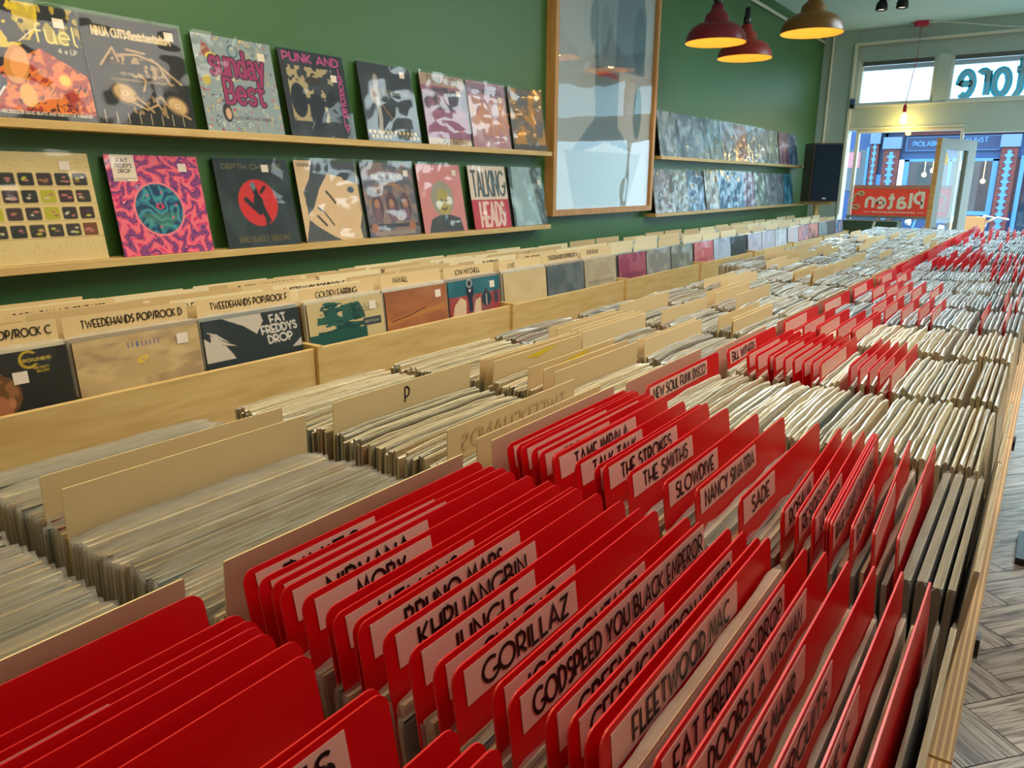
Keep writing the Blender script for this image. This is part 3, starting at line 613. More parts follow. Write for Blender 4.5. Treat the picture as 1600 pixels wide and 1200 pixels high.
def cov_a():
    A = Art(N1, (22, 24, 22)); A.put(A.soft(np.hypot(A.u - .3, A.v - .95) - .36) * (A.noise(9, 9, 2) > .47), (226, 200, 30), .9); A.put((A.v > .68) * (A.noise(14, 9, 4) > .6) * (A.u > .4), (190, 165, 50), .8)
    m = (A.v < .62 - .55 * abs(A.u - .62)) * (A.v > .06) * (A.u > .02); A.put(m * 1., (170, 48, 20)); A.put(m * (A.noise(14, 14, 7) > .5), (226, 120, 36)); A.put(m * (abs(A.noise(16, 16, 8) - .5) < .02), (40, 14, 12))
    A.disc(.4, .46, .1, (210, 140, 50), .17, rot=-.3); A.disc(.42, .47, .07, (236, 160, 90), .13, rot=-.3); A.disc(.76, .36, .09, (225, 110, 40), .08); A.disc(.78, .36, .05, (250, 200, 60), .05); A.disc(.44, .2, .07, (226, 170, 70), .1)
    A.line([(.1, .1), (.25, .3)], .04, (34, 40, 60)); A.line([(.14, .1), (.26, .26)], .008, (220, 220, 230)); A.line([(.46, .66), (.6, .78)], .004, (230, 210, 170)); A.rect(0, .02, .1, .16, (60, 100, 160))
    A.text('4 x LP', .78, .6, .04, .16, (235, 225, 200)); A.text('fuel', .6, .68, .16, .36, (226, 214, 120), .1)
    A.text('DEEP GURU PROFESSOR RAVE BEATS AND SHAPES OF PARADISE', .02, .04, .025, .94, (230, 220, 200)); return A
def cov_b():
    A = Art(N1, (28, 27, 24)); tan = (204, 170, 120); A.mottle((44, 42, 36), 5, .5, .7)
    A.text('NINJA CUTS:flexistentialism', .1, .82, .075, .78, (228, 205, 160), .2)
    for x, y, r in ((.24, .62, .05), (.74, .5, .06), (.3, .3, .11), (.83, .22, .1)):
        A.disc(x, y, r * 1.25, (110, 90, 62), r * .95, rot=-.4); A.disc(x, y, r, tan if r > .08 else (60, 50, 36), r * .72, rot=-.4); A.disc(x, y, r * .3, (226, 200, 160), r * .24); A.disc(x, y, .008, (20, 18, 15))
    for p in ([(.12, .55), (.26, .72), (.3, .6)], [(.3, .66), (.5, .68), (.7, .62), (.8, .42)], [(.64, .66), (.92, .44)], [(.4, .72), (.58, .7)], [(.36, .22), (.5, .16), (.62, .22), (.7, .1)], [(.66, .3), (.74, .2), (.95, .1)], [(.4, .28), (.48, .22), (.56, .14)], [(.5, .34), (.54, .44), (.48, .5)]): A.line(p, .012, (150, 118, 78)); A.line(p, .003, (220, 190, 140))
    A.put((A.noise(22, 22, 3) > .62) * (abs(A.v - .6 + .1 * A.u) < .1) * (A.u > .3) * (A.u < .75), (170, 140, 96)); A.put((A.noise(22, 22, 5) > .58) * (abs(A.v - .2) < .09) * (A.u > .35) * (A.u < .7), (150, 122, 84))
    A.text('FIX THE JAZ OF BOX', .3, .475, .022, .4, (200, 175, 130), .2); A.text('14 DOCUMENTS BEATS AND ABSTRACTION TUNES', .18, .42, .018, .66, (170, 148, 110), .2)
    for k in range(8): A.line([(.06 + k * .115, .02), (.06 + k * .115, .13 - .01 * (k % 3))], .003, (205, 190, 150))
    return A
def cov_c():
    A = Art(N1, (142, 160, 166)); cs = [(190, 150, 130), (96, 110, 128), (226, 196, 90), (196, 70, 90), (214, 214, 204), (70, 84, 100), (180, 186, 180)]
    for k in range(230):
        x, y, c = rd.random(), rd.random(), rd.choice(cs); kk = rd.random()
        if kk < .5: A.line([(x, y), (x + rd.uniform(-.04, .04), y + rd.uniform(-.04, .04)), (x + rd.uniform(-.05, .05), y + rd.uniform(-.05, .05))], .004, c)
        elif kk < .8: A.ring(x, y, rd.uniform(.008, .025), .003, c)
        else: A.disc(x, y, rd.uniform(.006, .018), c)
    A.disc(.14, .84, .05, (150, 90, 70), .07); A.disc(.2, .78, .07, (230, 200, 80), .04); A.ring(.48, .86, .06, .008, (70, 110, 130)); A.disc(.1, .53, .05, (196, 180, 80)); A.disc(.28, .2, .06, (50, 46, 52), .1); A.disc(.29, .19, .035, (210, 170, 140), .06)
    A.text('sunday', .17, .6, .26, .68, (60, 40, 62), .26); A.text('sunday', .17, .6, .26, .68, (156, 56, 104), .15)
    A.text('Best', .3, .31, .25, .5, (60, 40, 62), .26); A.text('Best', .3, .31, .25, .5, (156, 56, 104), .15)
    A.text('SUNS', .03, .62, .04, .1, (60, 60, 80)); A.text('FLAGS BIRDS AND BANDS', .34, .14, .03, .5, (90, 80, 90), .2); return A
def cov_d():
    A = Art(N2, (48, 54, 60)); A.mottle((70, 76, 84), 4, .4, .7, a=.6)
    m = (A.noise(11, 11, 12) > .5) * (A.u > .08) * (A.u < .78) * (A.v > .18) * (A.v < .82); A.put(m * 1., (172, 158, 120)); A.disc(.45, .66, .12, (60, 56, 52), .05)
    A.disc(.2, .42, .12, (38, 42, 50), .2); A.disc(.46, .3, .12, (40, 46, 56), .22); A.disc(.72, .36, .1, (42, 46, 52), .2)
    A.rect(.82, 0, 1, .9, (46, 52, 58)); A.text('PUNK AND', .06, .87, .09, .85, (216, 84, 156), .16)
    for k, ch in enumerate('ISORDERLY'): A.text(ch, .87, .78 - k * .088, .07, .05 if ch == 'I' else .07, (216, 84, 156), .17)
    return A
def cov_e():
    A = Art(N2, (46, 54, 62)); A.disc(.3, .78, .05, (160, 150, 140), .09); A.disc(.26, .6, .09, (150, 110, 80), .12); A.line([(.28, .7), (.3, .3), (.26, .1)], .035, (176, 174, 170)); A.line([(.34, .5), (.52, .3)], .008, (150, 110, 70))
    for k in range(12): A.disc(.06 + k * .08, .12, .026, (206, 180, 130)); A.disc(.1 + k * .08, .06, .026, (196, 170, 120))
    A.text('THE ROOSTERS', .4, .62, .05, .5, (150, 150, 130), .16); A.disc(.62, .03, .2, (60, 80, 96), .05); return A
def cov_f():
    A = Art(N2, (150, 92, 120)); A.rect(0, .84, 1, 1, (176, 150, 128)); A.rect(0, 0, 1, .1, (180, 150, 110)); A.put((A.v > .5) * (A.v < .8) * (A.noise(4, 4, 3) > .35), (92, 80, 96)); A.disc(.55, .7, .3, (80, 74, 88), .12); A.mottle((176, 120, 140), 5, .5, .7, a=.6)
    A.rect(0, .84, 1, 1, (176, 150, 128)); A.rect(0, 0, 1, .1, (180, 150, 110))
    A.text('FRANK ZAPPA', .16, .88, .09, .7, (70, 58, 54), .14); A.text('HOT RATS', .32, .02, .08, .46, (50, 44, 46), .16); return A
def cov_g():
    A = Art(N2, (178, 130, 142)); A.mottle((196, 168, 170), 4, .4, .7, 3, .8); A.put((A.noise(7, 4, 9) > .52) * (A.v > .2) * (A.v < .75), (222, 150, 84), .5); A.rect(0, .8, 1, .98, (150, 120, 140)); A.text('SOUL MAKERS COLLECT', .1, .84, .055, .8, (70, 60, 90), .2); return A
def cov_h():
    A = Art(N2, (120, 104, 88)); A.mottle((200, 140, 50), 5, .5, .62, 5, .8); A.mottle((96, 104, 110), 4, .45, .6, 8, .8); A.rect(0, 0, 1, .1, (84, 74, 68)); return A
def cov_i():
    A = Art(N1, (214, 190, 130)); A.put(A.noise(3, 3, 1), (226, 205, 150), .5)
    pal = [(50, 46, 40), (60, 40, 44), (36, 40, 34), (170, 170, 30), (44, 50, 40), (70, 54, 60)]
    for r_ in range(4):
        for c_ in range(6):
            x0, y0 = .03 + c_ * .158, .7 - r_ * .155; cc = (176, 172, 40) if (c_ == 3 and r_ in (1, 2)) or (c_ == 0 and r_ == 2) else rd.choice(pal[:3]); A.rrect(x0, y0, x0 + .132, y0 + .115, .018, cc)
            if r_ == 3 and c_ == 5: A.rect(x0, y0, x0 + .132, y0 + .115, (116, 66, 36))
            for q in range(3): A.disc(x0 + .03 + rd.random() * .07, y0 + .03 + rd.random() * .05, .013 + rd.random() * .014, rd.choice([(190, 110, 110), (200, 190, 160), (60, 60, 70), (190, 190, 60), (150, 110, 70)]), .01)
        A.line([(0, .69 - r_ * .155), (1, .69 - r_ * .155)], .0015, (150, 120, 80))
    for k in range(300):
        x, y = rd.random(), rd.choice([rd.uniform(.86, .95), rd.uniform(.05, .18)]); A.disc(x, y, .003, (176, 146, 96))
    return A
def cov_j():
    A = Art(200, (212, 44, 112)); dx, dy = A.u - .47, A.v - .46; R_ = np.hypot(dx, dy); T_ = np.arctan2(dy, dx); n1 = A.noise(5, 5, 4); n2 = A.noise(7, 7, 11)
    f = np.sin(T_ * 13 + np.sin(R_ * 34 + n1 * 9) * 2.1 + n2 * 5); A.put((f > .35) * 1., (96, 46, 104)); A.put((f > .8) * 1., (140, 60, 130)); A.put((f < -.45) * 1., (240, 110, 130)); A.put((abs(f - .3) < .07) * 1., (250, 150, 160))
    A.disc(.47, .46, .275, (240, 130, 140)); A.disc(.47, .46, .255, (38, 110, 140))
    g = np.sin((n1 * 30 + A.v * 34 + np.sin(A.u * 20) * 2)); A.put((R_ < .25) * (g > .55), (22, 62, 100)); A.put((R_ < .25) * (g < -.6), (64, 150, 160)); A.put((R_ < .2) * (A.v < .42) * (A.noise(3, 3, 6) > .45), (80, 150, 110), .45)
    A.disc(.48, .49, .045, (210, 60, 90), .03); A.disc(.48, .49, .02, (30, 60, 80), .02)
    for x, y in ((.36, .6), (.52, .63), (.6, .37), (.45, .28), (.66, .5)): A.disc(x, y, .012, (220, 90, 120))
    A.rect(.06, .74, .3, 1, (238, 222, 200)); A.text('FAT', .12, .925, .035, .11, (40, 30, 40), .2); A.text("FREDDY'S", .09, .875, .035, .17, (40, 30, 40), .2); A.text('DROP', .12, .825, .035, .12, (40, 30, 40), .2); A.rect(.07, .765, .29, .772, (40, 30, 40)); A.rect(.07, .75, .2, .755, (60, 50, 60)); return A
def cov_k():
    A = Art(N2, (34, 46, 48)); A.mottle((54, 68, 72), 4, .45, .7, 3, .7); A.text('DEPTH CHARGE', .1, .885, .05, .8, (110, 106, 70), .22); A.disc(.5, .5, .265, (206, 40, 40)); A.line([(.46, .7), (.52, .5), (.6, .3)], .035, (22, 26, 34)); A.line([(.34, .54), (.44, .44), (.54, .5)], .03, (22, 26, 34)); A.disc(.5, .48, .07, (22, 26, 34), .12); A.line([(.56, .62), (.62, .68)], .02, (22, 26, 34)); A.line([(.58, .34), (.56, .1)], .02, (24, 30, 38)); A.text('NINE DEADLY VENOMS', .16, .06, .06, .7, (96, 88, 50), .2); return A
def cov_l():
    A = Art(N2, (216, 182, 136)); A.poly([(.28, 1), (1, 1), (.98, .72), (.72, .78), (.5, .84), (.34, .66), (.2, .42), (.1, .34), (.08, .62), (.2, .78)], (46, 54, 62)); A.poly([(.2, .42), (.34, .66), (.5, .84), (.74, .8), (.9, .5), (.98, .3), (.9, .1), (.6, .02), (.3, .1), (.1, .28)], (222, 186, 140)); A.poly([(.0, 0), (.1, .28), (.2, .2), (.45, .06), (.6, 0)], (60, 62, 62)); A.poly([(.95, 0), (1, 0), (1, .34), (.93, .16)], (60, 64, 66))
    A.line([(.44, .62), (.5, .56), (.56, .48)], .016, (50, 46, 48)); A.line([(.27, .42), (.36, .36), (.48, .2)], .012, (60, 52, 50)); A.line([(.24, .32), (.36, .2)], .016, (56, 50, 50)); A.disc(.86, .64, .06, (60, 74, 90), .04); A.text('DESIREE', .04, .93, .03, .2, (60, 50, 50), .25); return A
def cov_m():
    A = Art(N2, (92, 92, 104)); A.mottle((150, 120, 110), 7, .45, .6, 2, .8); A.text('NUBIANS', .2, .78, .06, .6, (200, 200, 200), .2); A.line(arc(.5, .3, .42, .42, 20, 160, 20), .02, (160, 120, 80))
    for x in (.22, .5, .78): A.disc(x, .4, .11, (90, 60, 70), .2); A.disc(x, .44, .05, (176, 120, 90), .07); A.disc(x, .3, .07, (120, 84, 100), .1)
    A.rect(0, .12, 1, .17, (60, 56, 70)); A.disc(.12, .12, .07, (170, 110, 80)); A.disc(.86, .12, .07, (170, 110, 80)); A.rect(.1, .02, .9, .08, (150, 130, 120)); return A
def cov_n():
    A = Art(N2, (206, 122, 122)); A.put(A.noise(3, 3, 2), (226, 160, 150), .6); A.disc(.5, .5, .26, (158, 150, 130), .26); A.disc(.52, .44, .15, (176, 160, 80), .2); A.disc(.47, .47, .03, (80, 70, 50), .02); A.disc(.58, .47, .03, (80, 70, 50), .02); A.line([(.46, .36), (.52, .33), (.58, .36)], .012, (90, 60, 50)); A.poly([(.1, 0), (.2, .2), (.4, .26), (.62, .26), (.86, .2), (.92, 0)], (62, 66, 70)); return A
def cov_o():
    A = Art(N2, (196, 52, 70)); A.rect(0, .47, 1, 1, (226, 206, 186)); A.text('TALKING', .08, .53, .38, .84, (72, 86, 90), .12); A.text('HEADS', .2, .05, .36, .64, (236, 196, 180), .16); return A
def cov_p():
    A = Art(N2, (72, 90, 92)); A.poly([(.06, 0), (.1, 1), (.62, 1), (.86, 0)], (150, 180, 184)); A.mottle((180, 206, 208), 4, .5, .7, 3, .7); return A
GU, GLW = 'records displayed on the upper wall ledge left of the poster', 'records displayed on the lower wall ledge left of the poster'
ZU, ZL = 1.6165, 1.2228
cover('displayed_record', cov_a(), .905, ZU, .073, .018, 'black record cover with orange beast and 4xLP text, leftmost on upper ledge', 'record', GU, fi=0, stick=(.78, .82))
for i, (fn, y, lb, st) in enumerate(((cov_b, 1.226, 'black record cover with tan turntable collage under a white title line', (.83, .86)), (cov_c, 1.582, 'blue-grey doodle record cover with big purple two-word lettering', (.8, .8)),
    (cov_d, 1.928, 'dark record cover with pink lettering along top and right edge', (.75, .68)), (cov_e, 2.316, 'dark record cover with standing pale figure above a row of dots', (.78, .86)), (cov_f, 2.690, 'mauve record cover with tan bands at its top and bottom', (.78, .72)),
    (cov_g, 3.02, 'pale pink record cover with orange glare, second from the poster on upper ledge', (.8, .72)), (cov_h, 3.36, 'brown and gold record cover touching the poster side on upper ledge', (.8, .84)))):
    cover('displayed_record', fn(), y, ZU, .073, .018, lb, 'record', GU, fi=i + 1, stick=st, films=FILMS if i < 3 else FILMS_W)
cover('displayed_record', cov_i(), .885, ZL, .073, .018, 'cream record cover with grid of rounded film frames, leftmost on lower ledge', 'record', GLW, side=(120, 90, 60), fi=2, stick=(.72, .84))
for i, (fn, y, lb, st) in enumerate(((cov_j, 1.247, 'pink and purple swirling record cover with round blue disc', (.76, .84)), (cov_k, 1.620, 'black record cover with red circle and dark figure', (.62, .85)), (cov_l, 1.966, 'cream record cover with large tilted face and dark hair', None),
    (cov_m, 2.305, 'grey-brown record cover with three arched figures', (.82, .82)), (cov_n, 2.650, 'pink record cover with portrait of a grey-haired man', (.8, .84)), (cov_o, 3.026, 'record cover with tall grey letters over a red lower half', None), (cov_p, 3.37, 'pale silvery record cover, nearest the poster on the lower ledge', (.86, .7)))):
    cover('displayed_record', fn(), y, ZL, .073, .018, lb, 'record', GLW, fi=i + 2, stick=st, films=FILMS if i < 2 else FILMS_W)
# far ledges
ords = ['first', 'second', 'third', 'fourth', 'fifth', 'sixth', 'seventh', 'eighth', 'ninth', 'tenth', 'eleventh', 'twelfth', 'thirteenth', 'fourteenth', 'fifteenth', 'sixteenth', 'seventeenth', 'eighteenth', 'nineteenth', 'twentieth', 'twenty-first', 'twenty-second', 'twenty-third', 'twenty-fourth', 'twenty-fifth', 'twenty-sixth', 'twenty-seventh', 'twenty-eighth', 'twenty-ninth', 'thirtieth'] + ['thirty-%s' % q for q in ('first', 'second', 'third', 'fourth', 'fifth', 'sixth', 'seventh', 'eighth', 'ninth')]
PALU = [(120, 140, 150), (110, 132, 148), (124, 146, 158), (120, 144, 150), (128, 136, 144), (170, 120, 112), (140, 150, 160), (150, 160, 165), (140, 156, 150), (150, 110, 130), (90, 110, 150), (60, 84, 130)]
PALL = [(130, 130, 132), (126, 140, 138), (90, 130, 160), (150, 150, 140), (70, 120, 156), (76, 126, 160), (150, 130, 150), (130, 150, 140), (120, 130, 140), (130, 140, 150), (60, 140, 170), (110, 120, 130)]
CN = {0: 'silvery', 1: 'grey-blue', 2: 'pale blue'}
def cname(c):
    r_, g_, b_ = c
    if b_ > r_ + 25: return 'blue'
    if r_ > g_ + 25: return 'pinkish'
    return 'silver-grey'
for row, (pal, z, ys, wd_) in enumerate(((PALU, 1.637, 5.16, 'upper'), (PALL, 1.238, 5.13, 'lower'))):
    yy = ys
    for i, c in enumerate(pal):
        if yy > 8.62: break
        A = Art(N3, c); A.mottle(tuple(min(255, q + 50) for q in c), 4, .45, .65, i + 40 * row, .8); A.mottle(tuple(max(0, q - 50) for q in c), 3, .5, .7, i + 90, .8)
        if row == 1 and i in (11,): A.rect(.12, .1, .45, .75, (70, 84, 90)); A.rect(.55, .1, .9, .75, (70, 84, 90))
        cover('displayed_record', A, yy, z, .075, .02, '%s sleeved record, %s right of the poster on the %s ledge' % (cname(c), ords[i], wd_), 'record', 'records displayed on the %s ledge right of the poster' % wd_, side=(90, 90, 90), fi=i, films=FILMS_W)
        yy += .316 + (.04 if (row, i) in ((0, 8), (1, 2), (1, 10)) else 0)

# ================================================================== CRATES, DIVIDERS, RECORDS
def card_mesh(L, H, t, r, mats, name):
    pts = [(0, 0, 0), (0, L, 0)] + [(0, L - r + r * math.cos(a), H - r + r * math.sin(a)) for a in [math.pi / 2 * k / 5 for k in range(6)]] + [(0, r - r * math.sin(a), H - r + r * math.cos(a)) for a in [math.pi / 2 * k / 5 for k in range(6)]]
    return MB().prism(pts, (t, 0, 0), 0, 1).mesh(name, mats)
RT = .0014; CL = .318; CH = .345
RED_ME = card_mesh(CL, CH, RT, .011, [red_card, red_edge], 'red_divider')
CREAM_ME = card_mesh(CL, CH, RT, .002, [cream_card, cream_edge_lit], 'cream_divider')
PINK_ME = card_mesh(CL, CH, RT, .002, [pinkish_card, cream_edge_lit], 'cream_divider')
BINS_ME = [card_mesh(.305 - .006 * q, .37, .001, .003, [mat('bin_card_tint_%s' % 'abc'[q], lin(c_), .45), cream_edge_lit], 'bin_divider') for q, c_ in enumerate(('e2c690', 'efdcae', 'd2b47e'))]
_st_cache = {}
def place(o, xtop, y, ztop, H, lean, rz=0):
    o.rotation_euler = (0, -lean, rz); o.location = (xtop + H * math.sin(lean), y, ztop - H * math.cos(lean))
def sticker(par, ln, y0=.012, drop=.005, h=.026, text=None, tw=None, ty=None, th=.0165, align=0):
    key = round(ln, 3), h
    if key not in _st_cache: _st_cache[key] = MB().box((0, 0, 0), (.0004, ln, h)).mesh('label_sticker', label_m)
    s = link('label_sticker', _st_cache[key], par, loc=(RT + .0001, y0, CH - drop - h))
    if text:
        mb = MB(); tw = tw or min(ln - .024, .0135 * len(text.replace(' ', '')) + .003)
        text_strokes(mb, text, (.0007, (ln - tw) * .55 if not align else ln - tw - .012, (h - th) / 2), (0, 1, 0), (0, 0, 1), th, width=tw, t=.18)
        mb.build('lettering', ink, s)
    return s
ROWS = [-.035, .325, .700, 1.062, 1.42] + [1.80 + .378 * k for k in range(18)]     # near ends of the record rows, front to back
ROWN = ['bottom-left', 'second', 'third', 'fourth', 'fifth', 'sixth', 'seventh', 'eighth', 'ninth', 'tenth', 'eleventh', 'twelfth', 'thirteenth', 'fourteenth', 'fifteenth', 'sixteenth', 'seventeenth', 'eighteenth', 'nineteenth', 'twentieth', 'twenty-first', 'twenty-second']
NR = 19
ztop = lambda k: 1.158 if k == 0 else 1.15 if k < 3 else (1.145 if k == 3 else 1.14)

# lean as a function of x (metres): cream side stands nearly upright, red side leans to the wall
def leanA(x, k): return [-.02, -.04, .02, -.02, .06][k % 5] + .05 * math.sin(x * 9 + k)
def leanB(x, k):
    f = max(0, min(1, (x - 1.93) / .47)); a, c = [(.22, .10), (.20, .05), (.18, .06), (.10, .04), (.16, .05)][k] if k < 5 else (.14 + .04 * math.sin(k), .05)
    return a + (c - a) * f
DIV = {}   # (side, row) -> list of (x, ref, object)
def red_div(k, x, text=None, ln=None, label=None, rz=0, dz=0, refw=None, plain=False, align=0):
    o = link('red_divider', RED_ME); ln_ = ln
    place(o, x, ROWS[k] + random.uniform(-.003, .003), ztop(k) + dz + random.uniform(-.002, .002), CH, leanB(x, k), rz)
    if not plain:
        if text and ln_ is None: ln_ = min(.295, .0135 * len(text.replace(' ', '')) + .045)
        if ln_: sticker(o, ln_, text=text, align=align)
    DIV.setdefault(('B', k), []).append([x, refw, o, label]); return o
def cream_div(k, x, side='A', text=None, mirrored=None, label=None, dz=0, rz=0, pink=False, refw=None, marks=None, clean=False):
    o = link('cream_divider', PINK_ME if pink else CREAM_ME)
    place(o, x, ROWS[k] + random.uniform(-.003, .003), ztop(k) + dz + random.uniform(-.002, .002), CH, leanA(x, k) if side == 'A' else leanB(x, k), rz)
    if mirrored:
        mb = MB(); text_strokes(mb, mirrored, (RT + .0004, .03, CH - .035), (0, 1, 0), (0, 0, 1), .021, width=.26, t=.17, mirror=True); mb.build('show_through_lettering', ghost, o)
    if text:
        mb = MB(); text_strokes(mb, text, (RT + .0004, .15, CH - .034), (0, 1, 0), (0, 0, 1), .024 if len(text) == 1 else .012, t=.12); mb.build('lettering', ink, o)
    if marks: MB().quad([(RT + .0005, .1, CH - .012), (RT + .0005, .19, CH - .004), (RT + .0005, .22, CH - .004), (RT + .0005, .15, CH - .018)]).build('yellow_mark', mat('yellow_highlighter', lin((235, 205, 30)), .5), o)
    DIV.setdefault((side, k), []).append([x, refw, o, label]); return o

R = red_div
for x, kw in ((1.940, dict(ln=.14, refw='bearing a blank pale label, next to the cream card')), (1.988, dict(ln=.09)), (2.001, dict(text='LS', ln=.20, align=1, refw='whose label ends in the letters LS')), (2.011, {}), (2.021, {}), (2.046, {}), (2.061, {}),
              (2.123, {}), (2.129, dict(text='TS', ln=.27, align=1, refw='whose label ends in the letters TS')), (2.185, {}), (2.202, {}), (2.214, {})): R(0, x, **kw)
for x, tx, ln in ((1.929, 'PIXIES', .135), (1.948, None, .2), (1.961, None, .2), (1.973, 'NIRVANA', .16), (1.997, 'MOBY', .135), (2.023, None, None), (2.032, 'MELVINS', .155), (2.052, None, None), (2.059, 'BRUNO MARS', .19), (2.081, 'KHRUANGBIN', .18), (2.109, 'JUNGLE', .14),
                  (2.131, 'GUN CLUB', .17), (2.145, 'GORILLAZ', .145), (2.178, 'JOSE GONZALES', .205), (2.192, 'GODSPEED YOU BLACK EMPEROR', .305), (2.219, 'GREENDAY', .155), (2.232, 'GEESE/CAMERON WINTER', .265), (2.246, None, None), (2.2545, 'FLEETWOOD MAC', .215),
                  (2.287, "FAT FREDDY'S DROP", .235), (2.303, 'DOORS L.A. WOMAN', .235), (2.322, 'DOE MAAR', .16), (2.342, 'CIRCUITS', .15), (2.363, 'THE C', .13), (2.384, None, None)):
    R(1, x, text=tx, ln=ln, refw=('with pink label starting %s' % (tx[:3] if tx[:3] != 'DOO' else 'DOO')) if tx else None)
for x, tx, ln in ((1.920, 'THE XX/THE XX', .2), (1.936, None, None), (1.943, 'ECHO', .2), (1.958, 'VELVET UNDERGROUND', .27), (1.969, 'TECHNO', .16), (1.984, None, .2), (1.988, 'TAME IMPALA', .2), (2.017, 'TALK TALK', .16), (2.043, None, .15), (2.051, 'THE STROKES', .19), (2.081, 'THE SMITHS', .17),
                  (2.124, 'SLOWDIVE', .145), (2.160, 'NANCY SINATRA', .18), (2.206, 'SADE', .105)): R(2, x, text=tx, ln=ln, refw=('with pink label starting %s' % (tx if tx.startswith('THE') else tx[:3])[:6].strip()) if tx else None)
for x, tx, ln in ((2.248, 'ROSALIA', .13), (2.261, 'RESIDENTS', .15), (2.276, 'LOU REED', .14), (2.288, None, None), (2.2905, None, None), (2.293, 'RAGE AGAINST THE MACHINE', .26), (2.311, 'RAMONES', .13), (2.330, None, .15), (2.350, None, .16)):
    R(2, x, text=tx, ln=ln, rz=.045 if x < 2.34 else .02, refw=('with pink label starting %s' % tx[:3]) if tx else None)
R(3, 1.934, 'NEW SOUL FUNK DISCO', .245, refw='with long pink label starting NEW')
R(4, 1.935, 'BILL WITHERS', .16, refw='with pink label starting BIL')
for x in (1.975, 1.993, 2.016, 2.026, 2.044, 2.062, 2.080, 2.095, 2.110): R(4, x, None, .2)
for x in (2.160, 2.176, 2.192, 2.208, 2.228): R(4, x, None, .15)
spec = {5: [1.936, 1.98, 2.01, 2.016, 2.055, 2.085, 2.092], 6: [1.936, 2.06, 2.09, 2.13, 2.17, 2.20, 2.31, 2.36], 7: [1.936, 1.99, 2.03, 2.06, 2.10, 2.15, 2.34, 2.37], 8: [1.936, 1.95, 2.0], 9: [1.936, 1.96, 2.26, 2.285, 2.33, 2.35, 2.37, 2.385],
        10: [1.936, 2.02, 2.04, 2.07, 2.10, 2.13, 2.16, 2.2, 2.24, 2.27, 2.29, 2.32, 2.35], 11: [1.936, 1.96, 2.05, 2.09, 2.13, 2.15, 2.17, 2.2, 2.23, 2.26, 2.28, 2.30, 2.33, 2.35, 2.37], 12: [1.936, 1.95, 2.08, 2.13], 13: [1.936, 2.2], 14: [1.936, 1.96, 2.0, 2.09], 15: [1.936, 2.1, 2.2, 2.3], 16: [1.936, 2.0, 2.03, 2.08, 2.12, 2.18, 2.22, 2.3], 17: [1.936, 1.98, 2.06, 2.1, 2.2, 2.25, 2.3], 18: [1.936, 2.05, 2.15, 2.25]}
for k, xs in spec.items():
    for x in xs:
        o = R(k, x, None, .19 if (k < 9) else None)

C = cream_div
C(0, 1.911, mirrored='SOUNDTRACKS', pink=True, refw='nearly bare, right at the first red divider')
C(1, 1.575, refw='farther of the two grey-cream ones'); C(1, 1.627, refw='nearer of the two grey-cream ones')
C(1, 1.899, mirrored='TWEEDEHANDS SOUNDTRACKS', pink=True, refw='showing faint mirrored lettering before the red ones')
C(2, 1.614, text='P', refw='hand-lettered with a black P'); C(2, 1.829, mirrored='TWEEDEHANDS', refw='tall and blank in front of a blue sleeve'); C(2, 1.876, text='ITROCK', refw='with tiny black ROCK lettering'); C(2, 1.900, pink=True, refw='pinkish, touching the first red one')
for x in (1.607, 1.621): C(3, x)
C(3, 1.634, marks=True, refw='front of three with yellow mark'); C(3, 1.712, marks=True, refw='with yellow highlighter stroke'); C(3, 1.743); C(3, 1.766); C(3, 1.90, pink=True, refw='pinkish, behind the NEW label')
for x in (1.525, 1.545, 1.584, 1.60, 1.612, 1.745, 1.76): C(4, x)
C(4, 1.915, pink=True)
rr = random.Random(11)
for k in range(5, NR):
    if k < 16:
        xs = sorted(rr.uniform(1.42 if k < 9 else 1.3, 1.88) for _ in range(rr.choice([3, 4, 5, 6])))
        for x in xs: C(k, x, dz=rr.uniform(-.012, .004))
    C(k, 1.922, pink=(k < 8))

# ---- near records: shared jacket and sleeve meshes
def record_meshes(t, seed):
    r = random.Random(seed); H = .312
    mb = MB(); mb.box((0, 0, 0), (t, H, H), [0, 1, 0, 0, 0, 0]); jm = mb.mesh('packed_record', [jacket_m, paper_m])
    sb = MB(); n = 12; st = []; ph = r.random() * 6
    for j in range(n):
        y = -.004 + (H + .008) * j / (n - 1); wv = .0012 * math.sin(j * 1.7 + ph) + r.uniform(-.0003, .0003); zt = H + .0075 + r.uniform(-.0006, .0006); e = .0003
        if j in (0, n - 1): zt -= .004
        st.append([(-e, y, .18), (-e, y, H - .003), (t / 2 + wv, y, zt), (t + e, y, H - .003), (t + e, y, .18)])
    i0 = 0; sb.v = [p for s_ in st for p in s_]
    for j in range(n - 1):
        for q in range(4): a = j * 5 + q; sb.f.append((a, a + 5, a + 6, a + 1)); sb.m.append(0)
    sb.f.append((0, 1, 2, 3, 4)); sb.m.append(0); e_ = (n - 1) * 5; sb.f.append((e_, e_ + 4, e_ + 3, e_ + 2, e_ + 1)); sb.m.append(0)
    return jm, sb.mesh('clear_sleeve', milky)
VAR = {t: [record_meshes(t, int(t * 1e5) + s) for s in range(5)] for t in (.0030, .0042, .0058, .0080)}
JC = ['d8c8a0', 'cdbb92', 'e2d6b4', 'c8c0a8', 'b8a888', 'd0b890', '8a7a66', '5a6460', '2c3438', 'a8906c', 'd8d0c0', 'e0d8c8', '6a4a40', '3a4c58', '9aa098', 'c0a070', '7a8c90', 'e6dcc0', 'b0784c', '20262c', '8a2c30', '2c6070']
JD = ['20262c', '141a22', '2c3438', '4a4c50', 'b8a888', '3a4c58', '8a7a66', '6a6c70', 'c8c0b0', '182838', '6a4a40', 'd0c8b8']
near = []
